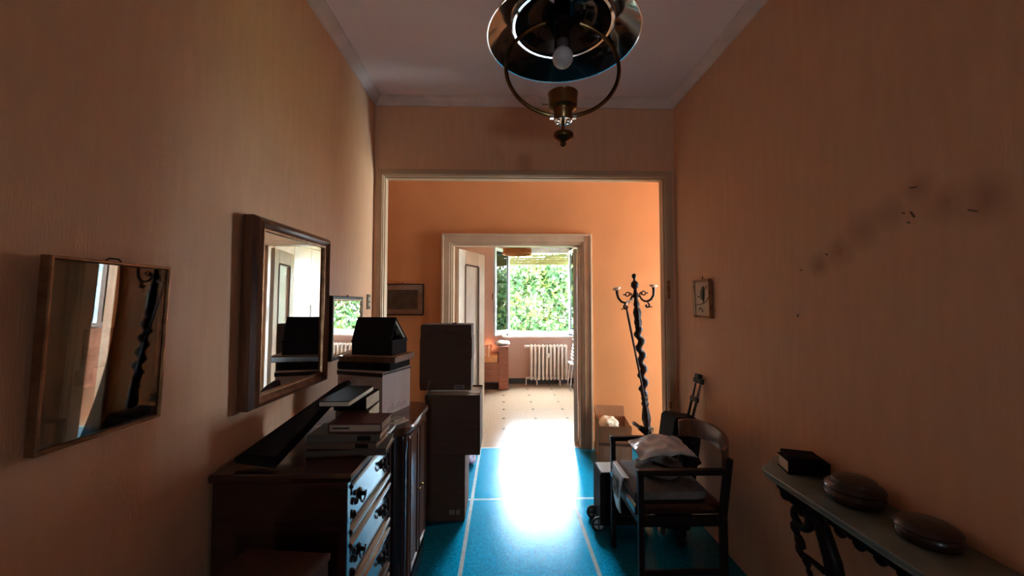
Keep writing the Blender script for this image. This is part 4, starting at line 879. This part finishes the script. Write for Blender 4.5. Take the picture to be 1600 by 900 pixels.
obj('apron', MB().loops([[(x, y, z) for x, y in inset(e)] for e, z in ((0.05, CZ - 0.075), (0.035, CZ - 0.06), (0.025, CZ - 0.031))], cap=True), M_DARKW, t, smooth=True)
b = MB()
for k in range(13):
    y = -0.42 + 0.07 * k; b.lathe([(0, 0), (0.02, 0.002), (0.015, 0.014), (0.006, 0.022), (0, 0.024)], 10, T(-0.196, y, CZ - 0.073) @ RX(180)); b.lathe([(0, 0), (0.012, 0.001), (0.008, 0.008), (0, 0.010)], 8, T(-0.216, y + 0.035 - (0.07 if k == 12 else 0), CZ - 0.056) @ RY(-90))
obj('carved_border', b, M_DARKW, t, smooth=True)
def spiral(c, r0, r1, a0, a1, n=22): return [(c[0], c[1] + (r0 + (r1 - r0) * k / n) * math.cos(R(a0 + (a1 - a0) * k / n)), c[2] + (r0 + (r1 - r0) * k / n) * math.sin(R(a0 + (a1 - a0) * k / n))) for k in range(n + 1)]
for s in (1, -1):
    b = MB(); mx = Matrix.Diagonal((1, s, 1, 1))
    sp = spiral((-0.16, 0.44, 0.655), 0.012, 0.062, 520, 90)                       # top scroll running into the leg
    b.tube(sp + [(-0.155, 0.40, 0.71), (-0.15, 0.345, 0.66), (-0.14, 0.315, 0.56), (-0.12, 0.315, 0.44), (-0.09, 0.35, 0.28), (-0.05, 0.40, 0.14), (-0.045, 0.40, 0.04), (-0.045, 0.40, 0.0)], [0.010 + 0.010 * k / 22 for k in range(23)] + [0.022, 0.026, 0.03, 0.032, 0.028, 0.024, 0.026, 0.03], 10, mx=mx)
    obj('scroll_leg', b, M_DARKW, t, smooth=True)
    b = MB()
    b.lathe([(0, -0.02), (0.022, -0.016), (0.028, 0), (0.022, 0.016), (0, 0.02)], 14, mx @ T(-0.165, 0.50, 0.708) @ RY(90))
    for (y, z, r) in ((0.475, 0.585, 0.026), (0.45, 0.545, 0.03), (0.455, 0.51, 0.022), (0.42, 0.49, 0.024), (0.405, 0.455, 0.018), (0.40, 0.425, 0.012)):
        b.lathe([(0, -r * 0.6), (r * 0.8, -r * 0.4), (r, 0), (r * 0.8, r * 0.4), (0, r * 0.6)], 12, mx @ T(-0.155, y, z) @ RY(75) @ RX(20))
    b.tube([(-0.155, 0.44, 0.50), (-0.15, 0.39, 0.505), (-0.145, 0.345, 0.50)], [0.014, 0.010, 0.012], 8, mx=mx)
    obj('carved_leaves', b, M_DARKW, t, smooth=True)
t = thing('small_book', 'small thick dark book on the far end of the marble console', 'book', (1.245, 1.600, CZ + 0.001), (0, 0, R(-14)))
b = MB(); b.box((-0.075, -0.05, 0), (0.075, 0.05, 0.004)); b.box((-0.075, -0.05, 0.05), (0.075, 0.05, 0.054)); b.box((-0.075, -0.05, 0.004), (0.075, -0.046, 0.05)); obj('cover', b, M_BLACK, t, bevel=0.001)
obj('page_block', MB().box((-0.07, -0.046, 0.004), (0.072, 0.045, 0.05)), M_PAPER, t)
o = obj('flat_wallet', MB().box((-0.06, -0.05, 0), (0.06, 0.05, 0.016)), M_BLACK, loc=(1.235, 1.598, CZ + 0.056), rot=(0, 0, R(-20)), bevel=0.004); tag(o, 'flat black wallet lying on the small thick book', 'wallet')
M_LAC = mat('dark_red_lacquer', (0.030, 0.010, 0.007), 0.3, coat=0.3)
t = thing('round_box', 'larger round lacquered box in the middle of the marble console', 'box', (1.236, 1.355, CZ + 0.001))
obj('body', MB().lathe([(0, 0), (0.066, 0), (0.080, 0.008), (0.086, 0.026), (0.080, 0.042), (0.076, 0.044), (0, 0.044)], 40), M_LAC, t, smooth=True)
obj('lid', MB().lathe([(0.082, 0.0445), (0.086, 0.050), (0.080, 0.060), (0.066, 0.066), (0.062, 0.078), (0.04, 0.086), (0, 0.088)], 40), M_LAC, t, smooth=True)
t = thing('round_box', 'smaller round lacquered box nearest the camera on the marble console', 'box', (1.245, 1.130, CZ + 0.001))
obj('body', MB().lathe([(0, 0), (0.056, 0), (0.070, 0.008), (0.074, 0.024), (0.070, 0.034), (0, 0.034)], 40), M_LAC, t, smooth=True)
obj('lid', MB().lathe([(0.071, 0.0345), (0.075, 0.040), (0.068, 0.050), (0.045, 0.058), (0, 0.062)], 40), M_LAC, t, smooth=True)

# ================================================================ BEDROOM
t = thing('radiator', 'cream cast iron radiator under the bedroom window', 'radiator', (0.82, YD - 0.13, 0))
proto = None
for k in range(10):
    x = -0.315 + 0.07 * k
    if proto is None:
        b = MB()
        for yy in (-0.05, 0.05): b.tube([(0, yy, 0.10), (0, yy, 0.13), (0, yy, 0.70), (0, yy, 0.735)], [0.018, 0.021, 0.021, 0.018], 8)
        for z in (0.125, 0.70): b.tube([(0, -0.066, z), (0, -0.05, z), (0, 0.05, z), (0, 0.066, z)], [0.015, 0.026, 0.026, 0.015], 8)
        b.tube([(0, 0, 0.11), (0, 0, 0.72)], 0.016, 8)
        proto = obj('column', b, M_RADI, t, smooth=True); o = proto
    else: o = proto.copy(); link(o, t)
    o.location = (x, 0, 0)
obj('header_pipe', MB().tube([(-0.40, 0, 0.70), (0.335, 0, 0.70)], 0.022, 10), M_RADI, t, smooth=True); obj('header_pipe', MB().tube([(-0.40, 0, 0.125), (0.335, 0, 0.125)], 0.022, 10), M_RADI, t, smooth=True)
b = MB(); b.lathe([(0, -0.03), (0.026, -0.028), (0.026, 0.024), (0.018, 0.03), (0, 0.03)], 14, T(-0.41, 0, 0.70) @ RY(90)); b.tube([(-0.39, 0, 0.125), (-0.41, 0, 0.125), (-0.41, 0, 0.05), (-0.41, 0, 0.0)], 0.012, 8)
obj('valve', b, M_RADI, t, smooth=True)
for s in (-0.21, 0.21): obj('foot', MB().box((s - 0.012, -0.04, 0), (s + 0.012, 0.04, 0.11)), M_RADI, t)
b = MB(); b.cbox((-0.01, -0.075, 0.545), (0.045, 0.02, 0.08)); b.cbox((-0.01, -0.087, 0.555), (0.03, 0.006, 0.03)); obj('heat_meter', b, M_WHITE, t, bevel=0.004)

t = thing('bed', 'cherry wood bed with orange mattress in the bedroom corner', 'bed', (-1.05, 6.90, 0))
obj('footboard', MB().box((0.965, -0.22, 0), (1.135, 0.24, 0.745)), M_BEDW, t, bevel=0.006)
obj('side_rail', MB().box((-1.1, -0.215, 0.13), (0.965, -0.185, 0.47)), M_BEDW, t, bevel=0.004)
obj('side_rail', MB().box((-1.1, 0.19, 0.13), (0.965, 0.22, 0.47)), M_BEDW, t, bevel=0.004)
obj('headboard', MB().box((-1.16, -0.22, 0), (-1.10, 0.24, 0.85)), M_BEDW, t, bevel=0.006)
obj('mattress', MB().box((-1.09, -0.205, 0.44), (0.955, 0.22, 0.60)), M_MATT, t, bevel=0.02)
def blk(w, d, h, m, lb, nm, loc, seed, drop):
    b = MB(); rr = random.Random(seed)
    def fn(u, v):
        x = -w / 2 + w * u; q = v * (d + drop)
        if q < drop: return (x + 0.012 * math.sin(u * 9), -d / 2 - 0.012 - 0.008 * math.sin(u * 14), h - (drop - q) + 0.012 * math.sin(u * 17 + 1))
        return (x, -d / 2 + (q - drop), h + 0.025 * math.sin(u * 7 + seed) * math.sin(PI * (q - drop) / d) + 0.02 * math.sin(u * 13))
    b.grid(fn, 24, 18); o = obj(nm, b, m, loc=loc, smooth=True, solid=0.05); tag(o, lb, 'blanket'); return o
blk(0.75, 0.42, 0.07, M_PLAID, 'orange checked blanket folded on the end of the bed', 'plaid_blanket', (-0.60, 6.90, 0.66), 2, 0.16)
crumple('folded_sheet', 'crumpled white sheet lying over the footboard of the bed', 'sheet', (-0.03, 6.90, 0.748), 0.13, 0.17, 0.038, M_SHEET, 21)

t = thing('wicker_pendant', 'honey wicker basket lampshade hanging in the bedroom', 'lamp', (0.19, 5.4, 0))
b = MB()
for k in range(52):
    a = 2 * PI * k / 52; a2 = a + 0.12
    b.tube([(0.17 * math.cos(a), 0.17 * math.sin(a), 2.33), (0.19 * math.cos(a2), 0.19 * math.sin(a2), 2.26), (0.20 * math.cos(a), 0.20 * math.sin(a), 2.185)], 0.006, 5)
o = obj('weave', b, M_WICKER, t); o['kind'] = 'stuff'
obj('weave_wall', MB().ring([(0.168, 2.33), (0.186, 2.26), (0.195, 2.185), (0.192, 2.185), (0.182, 2.26), (0.164, 2.33)], 40), M_WICKER, t, smooth=True)
for z, r in ((2.185, 0.202), (2.20, 0.199), (2.255, 0.191), (2.33, 0.171)): obj('band', MB().tube([(r * math.cos(2 * PI * k / 40), r * math.sin(2 * PI * k / 40), z) for k in range(40)], 0.009, 6, closed=True), M_WICKER, t, smooth=True)
obj('crown', MB().lathe([(0, 2.40), (0.06, 2.395), (0.13, 2.365), (0.17, 2.33)], 32), M_WICKER, t, smooth=True)
obj('cord', MB().tube([(0, 0, 2.40), (0, 0, ZC)], 0.004, 6), M_WHITE, t)

t = thing('wardrobe', 'tall white wardrobe with flat doors and bow handles seen in the large mirror', 'wardrobe', (1.69, 5.93, 0))
obj('carcass', MB().box((-0.20, -1.16, 0.0), (0.205, 1.16, 2.35)), M_WHITE, t)
obj('cornice', MB().box((-0.235, -1.17, 2.3505), (0.205, 1.17, 2.42)), M_WHITE, t, bevel=0.006)
for k in range(5):
    r = D.objects.new('wardrobe_door', None); link(r, t); r.location = (-0.2005, -0.928 + 0.464 * k, 0.08)
    obj('panel', MB().box((-0.02, -0.229, 0), (0, 0.229, 2.26)), M_WHITE, r, bevel=0.003)
    s = 1 if k % 2 == 0 else -1
    obj('bow_handle', MB().tube([(-0.02, s * 0.19, 1.14), (-0.055, s * 0.19, 1.14), (-0.055, s * 0.19, 1.36), (-0.02, s * 0.19, 1.36)], 0.008, 8), M_CHROME, r)

t = thing('bedroom_chair', 'white chair with slatted back beside the radiator', 'chair', (1.29, 6.72, 0))
for (x, y, tx, ty) in ((-0.16, -0.14, -0.11, -0.12), (-0.16, 0.14, -0.11, 0.12), (0.14, -0.14, 0.11, -0.12), (0.14, 0.14, 0.11, 0.12)): obj('leg', MB().tube([(x, y, 0), (tx, ty, 0.44)], 0.011, 8), M_CHROME, t, smooth=True)
obj('seat', MB().box((-0.15, -0.16, 0.44), (0.15, 0.16, 0.465)), M_WHITE, t, bevel=0.008)
for s in (-0.12, 0.12): obj('post', MB().tube([(-0.10, s, 0.46), (-0.06, s, 0.78)], 0.010, 8), M_CHROME, t, smooth=True)
for k in range(5): obj('slat', MB().cbox((-0.095 + 0.0085 * k, 0, 0.53 + 0.055 * k), (0.014, 0.30, 0.028)), M_WHITE, t, bevel=0.004)
t = thing('drawer_unit', 'small coral fronted drawer unit right of the bedroom chair', 'drawers', (1.325, 6.25, 0))
obj('body', MB().box((-0.095, -0.10, 0), (0.11, 0.10, 0.56)), M_WHITE, t)
for k in range(3):
    r = obj('drawer', MB().box((-0.107, -0.095, 0.02 + 0.18 * k), (-0.0955, 0.095, 0.19 + 0.18 * k)), M_CORAL, t, bevel=0.003); obj('knob', MB().lathe([(0, 0), (0.01, 0), (0.01, 0.012), (0, 0.014)], 10, T(-0.107, 0, 0.105 + 0.18 * k) @ RY(-90)), M_WHITE, r)
b = MB()
for k in range(3): b.box((-0.09, -0.1015, 0.02 + 0.18 * k), (0.105, -0.1003, 0.19 + 0.18 * k))
obj('side_panel', b, M_CORAL, t)
